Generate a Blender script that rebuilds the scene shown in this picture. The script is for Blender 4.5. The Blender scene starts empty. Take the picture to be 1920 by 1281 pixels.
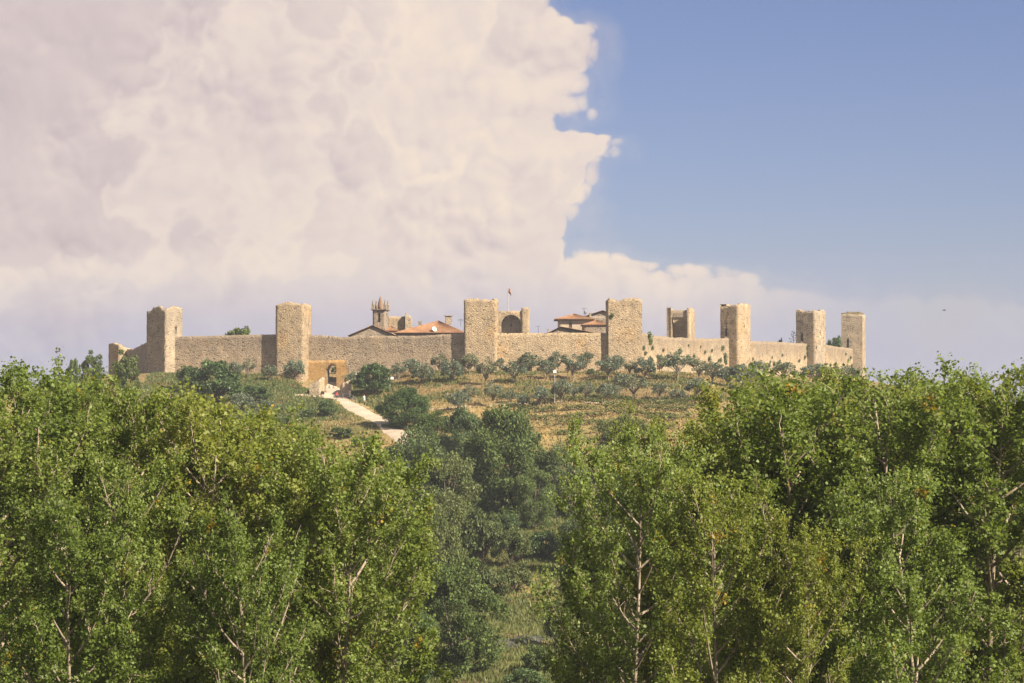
import bpy, math, random
import numpy as np
from mathutils import Vector, Matrix, noise as mn

R = math.radians
SC = bpy.context.scene
COL = SC.collection
# ------------------------------------------------------------------ camera
FPX, HORIZON = 4800.0, 780.0                  # focal length and horizon row, in 1920 x 1281 pixels
PITCH = math.atan((HORIZON - 640.5) / FPX)
cam = bpy.data.objects.new('camera', bpy.data.cameras.new('camera'))
COL.objects.link(cam)
cam.data.sensor_width = 36.0
cam.data.lens = 36.0 * FPX / 1920.0
cam.data.clip_start, cam.data.clip_end = 0.5, 20000.0
cam.location = (0, 0, 0)
cam.rotation_euler = (math.pi / 2 + PITCH, 0, 0)
SC.camera = cam
# ------------------------------------------------------------------ sun, exposure
SUN_AZ, SUN_EL = R(54), R(38)                 # azimuth to the right of "behind the camera"
sun_dir = Vector((math.sin(SUN_AZ) * math.cos(SUN_EL), -math.cos(SUN_AZ) * math.cos(SUN_EL), math.sin(SUN_EL)))
sl = bpy.data.lights.new('sun', 'SUN')
sl.energy, sl.angle, sl.color = 5.0, R(0.5), (1.0, 0.86, 0.66)
sun = bpy.data.objects.new('sun', sl)
COL.objects.link(sun)
sun.rotation_euler = sun_dir.to_track_quat('Z', 'Y').to_euler()
SC.view_settings.view_transform = 'Standard'
SC.view_settings.look = 'None'
SC.view_settings.gamma = 1.0
SC.view_settings.exposure = 1.25
SC.cycles.max_bounces = 7
SC.cycles.diffuse_bounces = 4
SC.cycles.transmission_bounces = 4
SC.cycles.transparent_max_bounces = 4
SC.cycles.volume_bounces = 0


# ------------------------------------------------------------------ node helper
class NB:
    def __init__(s, nt):
        s.nt = nt

    def n(s, t, **kw):
        o = s.nt.nodes.new(t)
        for k, v in kw.items():
            setattr(o, k, v)
        return o

    def put(s, sock, v):
        if isinstance(v, bpy.types.NodeSocket):
            s.nt.links.new(v, sock)
        elif v is not None:
            if sock.type == 'RGBA' and len(v) == 3:
                v = (*v, 1.0)
            sock.default_value = v

    def m(s, op, a, b=None, c=None, clamp=False):
        o = s.n('ShaderNodeMath', operation=op, use_clamp=clamp)
        for i, v in enumerate((a, b, c)):
            s.put(o.inputs[i], v)
        return o.outputs[0]

    def vm(s, op, a, b=None, scale=None):
        o = s.n('ShaderNodeVectorMath', operation=op)
        s.put(o.inputs[0], a)
        s.put(o.inputs[1], b)
        if scale is not None:
            s.put(o.inputs['Scale'], scale)
        return o.outputs[0]

    def mix(s, f, a, b, blend='MIX'):
        o = s.n('ShaderNodeMix', data_type='RGBA', blend_type=blend)
        s.put(o.inputs[0], f)
        s.put(o.inputs[6], a)
        s.put(o.inputs[7], b)
        return o.outputs[2]

    def fmix(s, f, a, b):
        o = s.n('ShaderNodeMix', data_type='FLOAT')
        s.put(o.inputs[0], f)
        s.put(o.inputs[2], a)
        s.put(o.inputs[3], b)
        return o.outputs[0]

    def smooth(s, v, a, b, lo=0.0, hi=1.0):
        o = s.n('ShaderNodeMapRange', interpolation_type='SMOOTHSTEP')
        for k, x in (('Value', v), ('From Min', a), ('From Max', b), ('To Min', lo), ('To Max', hi)):
            s.put(o.inputs[k], x)
        return o.outputs[0]

    def noise(s, vec, scale, detail=3.0, rough=0.55, out=0, dist=0.0):
        o = s.n('ShaderNodeTexNoise')
        s.put(o.inputs['Vector'], vec)
        o.inputs['Scale'].default_value = scale
        o.inputs['Detail'].default_value = detail
        o.inputs['Roughness'].default_value = rough
        o.inputs['Distortion'].default_value = dist
        return o.outputs[out]

    def voro(s, vec, scale, feature='F1', out='Distance', smooth=None):
        o = s.n('ShaderNodeTexVoronoi', feature=feature)
        s.put(o.inputs['Vector'], vec)
        o.inputs['Scale'].default_value = scale
        if smooth is not None:
            o.inputs['Smoothness'].default_value = smooth
        return o.outputs[out]

    def ramp(s, f, stops, interp='LINEAR'):
        o = s.n('ShaderNodeValToRGB')
        o.color_ramp.interpolation = interp
        els = o.color_ramp.elements
        while len(els) < len(stops):
            els.new(0.5)
        for e, (p, c) in zip(els, stops):
            e.position = p
            e.color = (*c, 1.0) if len(c) == 3 else c
        s.put(o.inputs[0], f)
        return o.outputs[0]


# ------------------------------------------------------------------ world: sky with a cumulus bank
SKY_K = 0.1
world = bpy.data.worlds.new('World')
SC.world = world
world.use_nodes = True
world.cycles.sampling_method = 'MANUAL'
world.cycles.sample_map_resolution = 256
nb = NB(world.node_tree)
for n_ in list(world.node_tree.nodes):
    world.node_tree.nodes.remove(n_)
D = nb.n('ShaderNodeTexCoord').outputs['Generated']
sx = nb.n('ShaderNodeSeparateXYZ')
nb.put(sx.inputs[0], D)
az = nb.m('ARCTAN2', sx.outputs[0], sx.outputs[1])
el = nb.m('ARCSINE', sx.outputs[2])
U = nb.m('MULTIPLY_ADD', az, FPX, 960.0)
Vp = nb.m('MULTIPLY_ADD', el, -FPX, HORIZON)
# edge of the big cloud against the blue, by elevation
EDGE = [(-700, 900), (-300, 930), (-60, 985), (0, 1022), (45, 1080), (95, 1092), (150, 1080), (205, 1082), (240, 1062), (262, 1140), (290, 1136),
        (312, 1098), (360, 1082), (405, 1048), (440, 1058), (478, 1108), (494, 1195), (512, 1285), (530, 1390), (545, 1560), (562, 1800),
        (580, 2100), (640, 3200), (900, 3400)]
fc = nb.n('ShaderNodeFloatCurve')
nb.put(fc.inputs['Value'], nb.m('DIVIDE', nb.m('ADD', Vp, 700.0), 1600.0, clamp=True))
cv = fc.mapping.curves[0]
while len(cv.points) < len(EDGE):
    cv.points.new(0.5, 0.5)
for p_, (a_, b_) in zip(cv.points, EDGE):
    p_.location = ((a_ + 700) / 1600.0, (b_ - 800) / 2700.0)
    p_.handle_type = 'AUTO_CLAMPED'
fc.mapping.update()
xe = nb.m('MULTIPLY_ADD', fc.outputs[0], 2700.0, 800.0)
P0 = nb.vm('SCALE', D, scale=48.0)            # one unit is about 100 pixels of the photograph
wv = nb.vm('SUBTRACT', nb.noise(P0, 0.5, 2, out=1), (0.5, 0.5, 0.5))
wv2 = nb.vm('SUBTRACT', nb.noise(P0, 2.2, 4, 0.6, out=1), (0.5, 0.5, 0.5))
P1 = nb.vm('ADD', nb.vm('ADD', P0, nb.vm('SCALE', wv, scale=1.0)), nb.vm('SCALE', wv2, scale=0.24))


def billow(p):
    """Cauliflower relief: rounded tops with creases between them."""
    h = None
    for sc_, amp in ((0.40, 0.44), (1.05, 0.36), (3.0, 0.20)):
        d_ = nb.voro(p, sc_)
        b = nb.m('SUBTRACT', 1.0, nb.m('MULTIPLY', d_, d_))
        h = nb.m('MULTIPLY', b, amp) if h is None else nb.m('MULTIPLY_ADD', b, amp, h)
    return h


H0 = billow(P1)
H1 = billow(nb.vm('ADD', P1, (0.12, -0.06, 0.17)))
fb = nb.noise(P0, 0.30, 6, 0.62)
# everywhere else the same kind of broken cumulus goes on
gen = nb.m('MULTIPLY', nb.m('SUBTRACT', nb.noise(D, 2.6, 4, 0.5), 0.50), 2600.0)
faraz = nb.smooth(nb.m('ABSOLUTE', az), 0.35, 0.8)
farel = nb.smooth(el, 0.30, 0.6)
dfr = nb.m('SUBTRACT', xe, U)
dgen = nb.fmix(nb.m('MAXIMUM', faraz, farel), dfr, gen)
lowr = nb.smooth(Vp, 440.0, 520.0)             # the long low arm of the bank is measured upwards rather than sideways
dgen = nb.m('MULTIPLY', dgen, nb.fmix(lowr, 1.0, 0.22))
puff = nb.m('MULTIPLY', nb.m('SUBTRACT', H0, 0.68), nb.fmix(lowr, 220.0, 240.0))
dcl = nb.m('ADD', dgen, nb.m('ADD', puff, nb.m('MULTIPLY', nb.m('SUBTRACT', fb, 0.5), 70.0)))
thin = nb.m('MULTIPLY', nb.smooth(U, 1200.0, 1760.0), nb.m('SUBTRACT', 1.0, faraz))
crisp = nb.smooth(dcl, -6.0, nb.m('MULTIPLY_ADD', thin, 60.0, 26.0))
wisp = nb.smooth(nb.m('ADD', dcl, nb.m('MULTIPLY', nb.m('SUBTRACT', fb, 0.5), 320.0)), -90.0, 120.0)
mask = nb.m('MAXIMUM', nb.m('MULTIPLY', crisp, 0.95), nb.m('MULTIPLY', wisp, 0.30))
mask = nb.m('MULTIPLY', mask, nb.m('SUBTRACT', 1.0, nb.m('MULTIPLY', thin, 0.72)))
inner = nb.smooth(dcl, 60.0, 1000.0)           # the bank is thicker and shadier towards its middle
soft = nb.smooth(nb.noise(P0, 0.42, 2), 0.40, 0.62)
emb = nb.m('MULTIPLY', nb.m('SUBTRACT', H0, H1), nb.m('MULTIPLY', nb.m('MULTIPLY_ADD', soft, 1.5, 0.6), nb.fmix(inner, 1.0, 0.6)))
big = nb.noise(P1, 0.22, 5, 0.6)
# nearer, shadier heads overlapping the bright tower of cloud, each with a lit upper rim
fld = nb.m('ADD', nb.m('ADD', nb.noise(P0, 0.20, 2, 0.5), nb.m('MULTIPLY', H0, 0.30)), nb.m('MULTIPLY', inner, 0.12))
head = nb.smooth(fld, 0.735, 0.78)
rim = nb.m('MULTIPLY', nb.smooth(fld, 0.64, 0.745), nb.m('SUBTRACT', 1.0, head))
Lt = nb.m('ADD', nb.m('MULTIPLY_ADD', nb.m('SUBTRACT', big, 0.5), 1.2, 0.79), emb)
Lt = nb.m('SUBTRACT', Lt, nb.m('MULTIPLY', inner, 0.42))
Lt = nb.m('SUBTRACT', Lt, nb.m('MULTIPLY', head, 0.18))
Lt = nb.m('MULTIPLY_ADD', rim, 0.18, Lt)
Lt = nb.m('MINIMUM', nb.m('MAXIMUM', Lt, 0.0), 1.0)
k = 1.0 / SKY_K
EX = 2.0 ** SC.view_settings.exposure
cs = lambda *c: tuple(v * k / EX for v in c)
ccol = nb.ramp(Lt, [(0.0, (0.60, 0.50, 0.50)), (0.3, (0.72, 0.605, 0.575)), (0.65, (0.84, 0.71, 0.635)), (1.0, (0.94, 0.785, 0.65))])
ccol = nb.vm('SCALE', ccol, scale=k / EX)
sky = nb.n('ShaderNodeTexSky', sky_type='NISHITA', sun_disc=False)
sky.sun_elevation = SUN_EL
sky.sun_rotation = math.atan2(sun_dir.x, sun_dir.y)
sky.air_density, sky.dust_density, sky.ozone_density, sky.altitude = 1.0, 0.3, 3.0, 300.0
blue = nb.mix(1.0, sky.outputs[0], (0.365, 0.318, 0.388), 'MULTIPLY')
full = nb.mix(mask, blue, ccol)
low = nb.smooth(nb.m('ADD', Vp, nb.m('MULTIPLY', nb.m('SUBTRACT', big, 0.5), 260.0)), 455.0, 700.0)
full = nb.mix(nb.m('MULTIPLY', low, 0.72), full, cs(0.45, 0.465, 0.635))
bg = nb.n('ShaderNodeBackground')
nb.put(bg.inputs[0], full)
bg.inputs[1].default_value = SKY_K
wo = nb.n('ShaderNodeOutputWorld')
world.node_tree.links.new(bg.outputs[0], wo.inputs[0])


# ------------------------------------------------------------------ picture <-> place
def ray(px, py):
    a, b = (px - 960.0) / FPX, (640.5 - py) / FPX
    c, s = math.cos(PITCH), math.sin(PITCH)
    dy, dz = c - b * s, s + b * c
    return a / dy, dz / dy


def Q(px, py, Y):
    a, b = ray(px, py)
    return Vector((a * Y, Y, b * Y))


def zat(py, Y):
    return ray(960, py)[1] * Y


def xat(px, Y, py=650):
    return ray(px, py)[0] * Y


# castle ring, one corner per tower
RING = np.array([(-100, 641), (-84, 606), (-52, 599), (-7, 591.5), (26.5, 593), (56, 637), (80, 681), (97, 716), (82, 775), (0, 795), (-80, 765), (-112, 700)], float)


def ringdist(x, y):
    x, y = np.asarray(x, float), np.asarray(y, float)
    best = np.full(x.shape, 1e9)
    inside = np.zeros(x.shape, bool)
    for i in range(len(RING)):
        ax, ay = RING[i]
        bx, by = RING[(i + 1) % len(RING)]
        ex, ey = bx - ax, by - ay
        t = np.clip(((x - ax) * ex + (y - ay) * ey) / (ex * ex + ey * ey), 0, 1)
        best = np.minimum(best, np.hypot(x - ax - t * ex, y - ay - t * ey))
        cond = ((ay > y) != (by > y)) & (x < (bx - ax) * (y - ay) / ((by - ay) + 1e-12) + ax)
        inside ^= cond
    return np.where(inside, -best, best)


PD = [-200, -3, 3, 10, 36, 45, 100, 190, 260, 310, 1e5]
PZ = [11.0, 10.4, 10.0, 8.7, 3.3, 2.9, -5.0, -18.0, -25.0, -28.0, -28.0]


def gz(x, y):
    x, y = np.asarray(x, float), np.asarray(y, float)
    dd = ringdist(x, y)
    z = np.interp(dd, PD, PZ)
    near = np.clip((dd + 2) / 30, 0, 1)
    z = z - 5.0 * np.exp(-(((x + 41.5) / 9.0) ** 2 + ((y - 594) / 11.0) ** 2))
    z = z + near * (0.35 * np.sin(x * 0.31 + 1.3) * np.sin(y * 0.23) + 0.5 * np.sin(x * 0.11 + y * 0.07) + 0.15 * np.sin(x * 0.9 + 2) * np.sin(y * 0.8 + x * 0.2))
    zc = np.where(y > 0, -2.0 - 0.29 * y, -2.0 + 0.0 * y)
    return np.maximum(z, zc)


_YS = np.arange(150.0, 790.0, 0.5)


def G(px, py, wall_gap=2.0):
    """The point of the ground seen at a pixel (never closer to the castle wall than wall_gap)."""
    a, b = ray(px, py)
    xs, zs = a * _YS, b * _YS
    gg = gz(xs, _YS)
    hit = np.nonzero((zs <= gg) | (ringdist(xs, _YS) < wall_gap))[0]
    i = hit[0] if len(hit) else np.argmin(np.abs(_YS - 640))
    Y = float(_YS[i])
    return Vector((a * Y, Y, float(gz(a * Y, Y))))


def gpt(x, y, dz=0.0):
    return Vector((x, y, float(gz(x, y)) + dz))


# ------------------------------------------------------------------ mesh helpers
def np_mesh(name, V, Fq, mats, mi=None, smooth=False):
    V = np.ascontiguousarray(V, np.float32)
    Fq = np.ascontiguousarray(Fq, np.int32)
    me = bpy.data.meshes.new(name)
    n, kk = Fq.shape
    me.vertices.add(len(V))
    me.vertices.foreach_set('co', V.ravel())
    me.loops.add(n * kk)
    me.loops.foreach_set('vertex_index', Fq.ravel())
    me.polygons.add(n)
    me.polygons.foreach_set('loop_start', np.arange(0, n * kk, kk, dtype=np.int32))
    if mi is not None:
        me.polygons.foreach_set('material_index', np.asarray(mi, np.int32))
    for m_ in (mats if isinstance(mats, (list, tuple)) else [mats]):
        me.materials.append(m_)
    me.update(calc_edges=True)
    if smooth:
        me.polygons.foreach_set('use_smooth', np.ones(n, bool))
    return me


class MB:
    """Collects faces; build() makes one mesh."""

    def __init__(s):
        s.v, s.f, s.mi = [], [], []

    def face(s, pts, mi=0):
        b = len(s.v)
        s.v += [tuple(p) for p in pts]
        s.f.append(tuple(range(b, b + len(pts))))
        s.mi.append(mi)
        return s

    def prism(s, pts, z0, z1, mi=0, cap=True):
        b, n = len(s.v), len(pts)
        s.v += [(p[0], p[1], z0) for p in pts] + [(p[0], p[1], z1) for p in pts]
        for i in range(n):
            j = (i + 1) % n
            s.f.append((b + i, b + j, b + n + j, b + n + i))
            s.mi.append(mi)
        if cap:
            s.f.append(tuple(b + n + i for i in range(n)))
            s.f.append(tuple(b + i for i in reversed(range(n))))
            s.mi += [mi, mi]
        return s

    def box(s, c, size, rz=0.0, mi=0):
        cx, cy, cz = c
        hx, hy = size[0] / 2, size[1] / 2
        co, si = math.cos(rz), math.sin(rz)
        pts = [(cx + x * co - y * si, cy + x * si + y * co) for x, y in ((-hx, -hy), (hx, -hy), (hx, hy), (-hx, hy))]
        return s.prism(pts, cz - size[2] / 2, cz + size[2] / 2, mi)

    def tube(s, pts, rad, sides=6, mi=0, cap=True):
        pts = [Vector(p) for p in pts]
        if not isinstance(rad, (list, tuple)):
            rad = [rad] * len(pts)
        b = len(s.v)
        for i, p in enumerate(pts):
            d = (pts[min(i + 1, len(pts) - 1)] - pts[max(i - 1, 0)])
            d = d.normalized() if d.length > 1e-9 else Vector((0, 0, 1))
            u = d.cross(Vector((0.37, 0.91, 0.17)))
            u.normalize()
            w = d.cross(u)
            for j in range(sides):
                a = 2 * math.pi * j / sides
                s.v.append(tuple(p + (u * math.cos(a) + w * math.sin(a)) * rad[i]))
        for i in range(len(pts) - 1):
            for j in range(sides):
                j2 = (j + 1) % sides
                s.f.append((b + i * sides + j, b + i * sides + j2, b + (i + 1) * sides + j2, b + (i + 1) * sides + j))
                s.mi.append(mi)
        if cap:
            e = b + (len(pts) - 1) * sides
            s.f.append(tuple(e + j for j in range(sides)))
            s.mi.append(mi)
        return s

    def lathe(s, c, prof, sides=10, mi=0):
        b = len(s.v)
        for r, z in prof:
            for j in range(sides):
                a = 2 * math.pi * j / sides
                s.v.append((c[0] + r * math.cos(a), c[1] + r * math.sin(a), c[2] + z))
        for i in range(len(prof) - 1):
            for j in range(sides):
                j2 = (j + 1) % sides
                s.f.append((b + i * sides + j, b + i * sides + j2, b + (i + 1) * sides + j2, b + (i + 1) * sides + j))
                s.mi.append(mi)
        s.f.append(tuple(b + (len(prof) - 1) * sides + j for j in range(sides)))
        s.mi.append(mi)
        return s

    def mesh(s, name, mats, smooth=False, origin=None):
        me = bpy.data.meshes.new(name)
        v = s.v if origin is None else [(p[0] - origin[0], p[1] - origin[1], p[2] - origin[2]) for p in s.v]
        me.from_pydata(v, [], s.f)
        for m_ in (mats if isinstance(mats, (list, tuple)) else [mats]):
            me.materials.append(m_)
        me.polygons.foreach_set('material_index', s.mi)
        if smooth:
            me.polygons.foreach_set('use_smooth', [True] * len(s.f))
        me.update()
        return me


def link(name, me, parent=None, loc=(0, 0, 0)):
    o = bpy.data.objects.new(name, me)
    COL.objects.link(o)
    o.parent = parent
    o.location = loc
    return o


def tag(o, label, cat=None, group=None, kind=None):
    if label:
        o['label'] = label
    if cat:
        o['category'] = cat
    if group:
        o['group'] = group
    if kind:
        o['kind'] = kind
    return o


def empty(name, loc, rz=0.0, sc=1.0):
    o = bpy.data.objects.new(name, None)
    COL.objects.link(o)
    o.location = loc
    o.rotation_euler = (0, 0, rz)
    o.scale = (sc, sc, sc) if not isinstance(sc, (tuple, list)) else sc
    o.empty_display_size = 0.2
    return o


def sub(name, mb, mats, root, smooth=False):
    """A part in world coordinates under an unrotated Empty."""
    return link(name, mb.mesh(name, mats, smooth, origin=root.location), root)


ORD = ['first', 'second', 'third', 'fourth', 'fifth', 'sixth', 'seventh', 'eighth', 'ninth', 'tenth', 'eleventh', 'twelfth', 'thirteenth',
       'fourteenth', 'fifteenth', 'sixteenth', 'seventeenth', 'eighteenth', 'nineteenth', 'twentieth']
ORD = ORD + ['twenty-' + w for w in ORD[:9]] + ['thirtieth'] + ['thirty-' + w for w in ORD[:9]]


# ------------------------------------------------------------------ materials
def new_mat(name):
    m_ = bpy.data.materials.new(name)
    m_.use_nodes = True
    b = NB(m_.node_tree)
    return m_, b, m_.node_tree.nodes['Principled BSDF']


def plain(name, col, rough=0.8, spec=0.2, vary=0.18, scale=6.0, metal=0.0):
    m_, b, p = new_mat(name)
    pos = b.n('ShaderNodeNewGeometry').outputs['Position']
    f = b.noise(pos, scale, 4)
    c = b.mix(b.m('MULTIPLY', f, 1.0), tuple(v * (1 - vary) for v in col), tuple(min(1, v * (1 + vary)) for v in col))
    b.put(p.inputs['Base Color'], c)
    p.inputs['Roughness'].default_value = rough
    p.inputs['Specular IOR Level'].default_value = spec
    p.inputs['Metallic'].default_value = metal
    return m_


def stone_mat(name, tint=(1, 1, 1), stain=0.5, dark=0.0, sc=1.0, pits=0.1, warm=0.5, crown=0.0):
    m_, b, p = new_mat(name)
    pos = b.n('ShaderNodeNewGeometry').outputs['Position']
    warp = b.vm('SCALE', b.vm('SUBTRACT', b.noise(pos, 0.8, 3, out=1), (0.5, 0.5, 0.5)), scale=0.5)
    q = b.vm('MULTIPLY', b.vm('ADD', pos, warp), (1.9 * sc, 1.9 * sc, 3.8 * sc))
    vc = b.n('ShaderNodeTexVoronoi', feature='F1')
    b.put(vc.inputs['Vector'], q)
    vc.inputs['Scale'].default_value = 1.0
    sep = b.n('ShaderNodeSeparateColor')
    b.put(sep.inputs[0], vc.outputs['Color'])
    edge = b.voro(q, 1.0, 'DISTANCE_TO_EDGE')
    st = b.ramp(sep.outputs[0], [(0.0, (0.18, 0.148, 0.115)), (0.14, (0.31, 0.255, 0.19)), (0.45, (0.42, 0.345, 0.25)), (0.72, (0.36, 0.305, 0.24)), (0.9, (0.47, 0.395, 0.285)), (1.0, (0.53, 0.455, 0.345))])
    st = b.mix(0.35, st, b.ramp(b.noise(pos, 6.0, 4, 0.7), [(0.3, (0.2, 0.165, 0.125)), (0.7, (0.56, 0.47, 0.35))]))
    mort = b.ramp(b.noise(pos, 0.55, 4), [(0.35, (0.22, 0.18, 0.14)), (0.65, (0.46, 0.38, 0.28))])
    c = b.mix(b.smooth(edge, 0.03, 0.16), mort, st)
    # dark holes and missing stones
    pit = b.m('MULTIPLY', b.m('LESS_THAN', sep.outputs[1], pits), b.smooth(edge, 0.04, 0.2))
    c = b.mix(b.m('MULTIPLY', pit, 0.85), c, (0.05, 0.042, 0.036))
    # grey lichen in big patches and streaks
    zs = b.vm('MULTIPLY', pos, (1.0, 1.0, 0.25))
    hb = b.noise(b.vm('MULTIPLY', pos, (0.05, 0.05, 0.35)), 1.0, 4, 0.6)
    stn = b.smooth(b.m('ADD', b.m('MULTIPLY', b.noise(zs, 0.45, 5, 0.7), 0.5), b.m('ADD', b.m('MULTIPLY', b.noise(pos, 0.12, 4, 0.6), 0.25), b.m('MULTIPLY', hb, 0.3))), 0.46, 0.64)
    c = b.mix(b.m('MULTIPLY', stn, stain), c, b.mix(0.6, c, (0.17, 0.15, 0.135), 'MIX'))
    if crown:                                  # lichen and soot crusts hang from the wall head in uneven tongues
        sz = b.n('ShaderNodeSeparateXYZ')
        b.put(sz.inputs[0], pos)
        tong = b.noise(b.vm('MULTIPLY', pos, (1.0, 1.0, 0.12)), 0.5, 5, 0.7)
        cr = b.smooth(b.m('ADD', sz.outputs[2], b.m('MULTIPLY', b.m('SUBTRACT', tong, 0.5), 11.0)), 13.2, 18.2)
        c = b.mix(b.m('MULTIPLY', cr, crown), c, b.mix(0.55, c, (0.15, 0.132, 0.12)))
    wr = b.smooth(b.noise(pos, 0.16, 4, 0.6), 0.52, 0.7)
    c = b.mix(b.m('MULTIPLY', wr, warm), c, b.mix(1.0, c, (1.12, 0.95, 0.72), 'MULTIPLY'))
    c = b.mix(1.0, c, tuple(0.95 * v for v in tint), 'MULTIPLY')
    b.put(p.inputs['Base Color'], c)
    p.inputs['Roughness'].default_value = 0.95
    p.inputs['Specular IOR Level'].default_value = 0.1
    bp = b.n('ShaderNodeBump')
    bp.inputs['Strength'].default_value = 0.58
    bp.inputs['Distance'].default_value = 0.16
    hgt = b.m('SUBTRACT', b.m('ADD', b.smooth(edge, 0.0, 0.25), b.m('MULTIPLY', b.noise(pos, 3.0, 4), 0.7)), b.m('MULTIPLY', pit, 1.2))
    b.put(bp.inputs['Height'], hgt)
    b.put(p.inputs['Normal'], bp.outputs[0])
    return m_


def leaf_mat(name, stops, transl=0.28, rough=0.5, spec=0.35, patch=None, patch_at=(0.66, 0.72), patch_scale=0.6, per_tree=0.25):
    m_, b, p = new_mat(name)
    geo = b.n('ShaderNodeNewGeometry')
    oi = b.n('ShaderNodeObjectInfo')
    tr = b.m('MULTIPLY', b.m('SUBTRACT', oi.outputs['Random'], 0.5), per_tree)
    clump = b.m('MULTIPLY', b.m('SUBTRACT', b.noise(geo.outputs['Position'], 1.3, 3), 0.5), 0.9)
    f = b.m('ADD', b.m('ADD', b.m('MULTIPLY_ADD', geo.outputs['Random Per Island'], 0.8, 0.1), tr), clump, clamp=True)
    c = b.ramp(f, stops)
    hue = b.m('FRACT', b.m('MULTIPLY', oi.outputs['Random'], 7.31))
    c = b.mix(b.m('MULTIPLY', hue, hue), b.mix(1.0, c, (0.84, 0.92, 0.95), 'MULTIPLY'), b.mix(1.0, c, (1.10, 1.0, 0.85), 'MULTIPLY'))
    if patch:
        pn = b.noise(geo.outputs['Position'], patch_scale, 3, 0.6)
        c = b.mix(b.m('MULTIPLY', b.smooth(pn, *patch_at), b.m('GREATER_THAN', geo.outputs['Random Per Island'], 0.35)), c, patch)
    b.put(p.inputs['Base Color'], c)
    p.inputs['Roughness'].default_value = rough
    p.inputs['Specular IOR Level'].default_value = spec
    t = b.n('ShaderNodeBsdfTranslucent')
    b.put(t.inputs[0], b.mix(1.0, c, (1.25, 1.2, 0.6), 'MULTIPLY'))
    mx = b.n('ShaderNodeMixShader')
    mx.inputs[0].default_value = transl
    nt = m_.node_tree
    nt.links.new(p.outputs[0], mx.inputs[1])
    nt.links.new(t.outputs[0], mx.inputs[2])
    nt.links.new(mx.outputs[0], nt.nodes['Material Output'].inputs[0])
    return m_


M = {}
M['stone'] = stone_mat('weathered_stone', stain=0.6)
M['stone_grey'] = stone_mat('grey_stone', tint=(0.84, 0.84, 0.88), stain=0.85, warm=0.25)
M['stone_gold'] = stone_mat('golden_stone', tint=(1.06, 1.0, 0.9), stain=0.35, warm=0.6, pits=0.07)
M['stone_wall'] = stone_mat('crusted_wall_stone', tint=(1.08, 1.04, 1.0), stain=0.4, warm=0.4, crown=0.6)
M['stone_streaked'] = stone_mat('streaked_wall_stone', tint=(1.08, 1.03, 0.95), stain=0.3, warm=0.5, crown=1.0)
M['stone_pale'] = stone_mat('pale_stone', tint=(1.2, 1.18, 1.12), stain=0.2, warm=0.2, pits=0.06)
M['stone_ochre'] = stone_mat('ochre_stone', tint=(1.24, 0.98, 0.60), stain=0.1, warm=0.6, pits=0.03, sc=1.4)
M['plaster'] = plain('aged_plaster', (0.44, 0.36, 0.27), 0.9, 0.1, 0.25, 0.8)
M['dark'] = plain('dark_iron', (0.03, 0.03, 0.032), 0.5, 0.4)
M['glass'] = plain('window_glass', (0.05, 0.06, 0.08), 0.12, 0.6)
M['steel'] = plain('grey_steel', (0.45, 0.46, 0.47), 0.45, 0.5, metal=0.4)
M['white'] = plain('white_enamel', (0.78, 0.78, 0.76), 0.4, 0.4, 0.05)
M['wood'] = plain('weathered_wood', (0.22, 0.15, 0.1), 0.9, 0.1, 0.3)
M['bronze'] = plain('bell_bronze', (0.16, 0.15, 0.11), 0.45, 0.5, metal=0.7)


def tile_mat():
    m_, b, p = new_mat('terracotta_tiles')
    pos = b.n('ShaderNodeNewGeometry').outputs['Position']
    c = b.ramp(b.m('ADD', b.m('MULTIPLY', b.noise(pos, 4.5, 3, 0.7), 0.6), b.m('MULTIPLY', b.noise(pos, 0.5, 3), 0.4)),
               [(0.3, (0.11, 0.070, 0.05)), (0.43, (0.20, 0.105, 0.062)), (0.55, (0.27, 0.15, 0.085)), (0.66, (0.31, 0.22, 0.145))])
    b.put(p.inputs['Base Color'], c)
    p.inputs['Roughness'].default_value = 0.85
    p.inputs['Specular IOR Level'].default_value = 0.15
    return m_


M['tile'] = tile_mat()


def bark_mat(name, a, bcol, sc=3.0):
    m_, b, p = new_mat(name)
    pos = b.n('ShaderNodeTexCoord').outputs['Object']
    q = b.vm('MULTIPLY', pos, (1.0, 1.0, 0.35))
    c = b.ramp(b.noise(q, sc, 5, 0.7), [(0.36, a), (0.6, bcol)])
    b.put(p.inputs['Base Color'], c)
    p.inputs['Roughness'].default_value = 0.9
    p.inputs['Specular IOR Level'].default_value = 0.1
    return m_


M['bark_pale'] = bark_mat('poplar_bark', (0.13, 0.105, 0.085), (0.36, 0.30, 0.24))
M['bark_dark'] = bark_mat('oak_bark', (0.06, 0.05, 0.04), (0.17, 0.14, 0.11))
M['bark_olive'] = bark_mat('olive_bark', (0.10, 0.085, 0.07), (0.25, 0.21, 0.17))
M['poplar'] = leaf_mat('poplar_leaves', [(0.0, (0.088, 0.120, 0.023)), (0.3, (0.155, 0.208, 0.040)), (0.65, (0.222, 0.285, 0.062)), (0.88, (0.25, 0.31, 0.09)), (1.0, (0.33, 0.37, 0.15))],
                       transl=0.5, rough=0.5, spec=0.35, patch=(0.40, 0.27, 0.03), patch_at=(0.645, 0.70), patch_scale=0.6, per_tree=0.4)
M['oak'] = leaf_mat('oak_leaves', [(0.0, (0.046, 0.080, 0.030)), (0.5, (0.102, 0.150, 0.052)), (1.0, (0.18, 0.225, 0.08))], transl=0.25, spec=0.12, rough=0.6)
M['oak_grey'] = leaf_mat('downy_oak_leaves', [(0.0, (0.058, 0.090, 0.034)), (0.5, (0.112, 0.152, 0.056)), (1.0, (0.19, 0.225, 0.092))], transl=0.2, spec=0.25,
                         patch=(0.20, 0.14, 0.06), patch_at=(0.68, 0.78), patch_scale=0.25)
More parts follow.
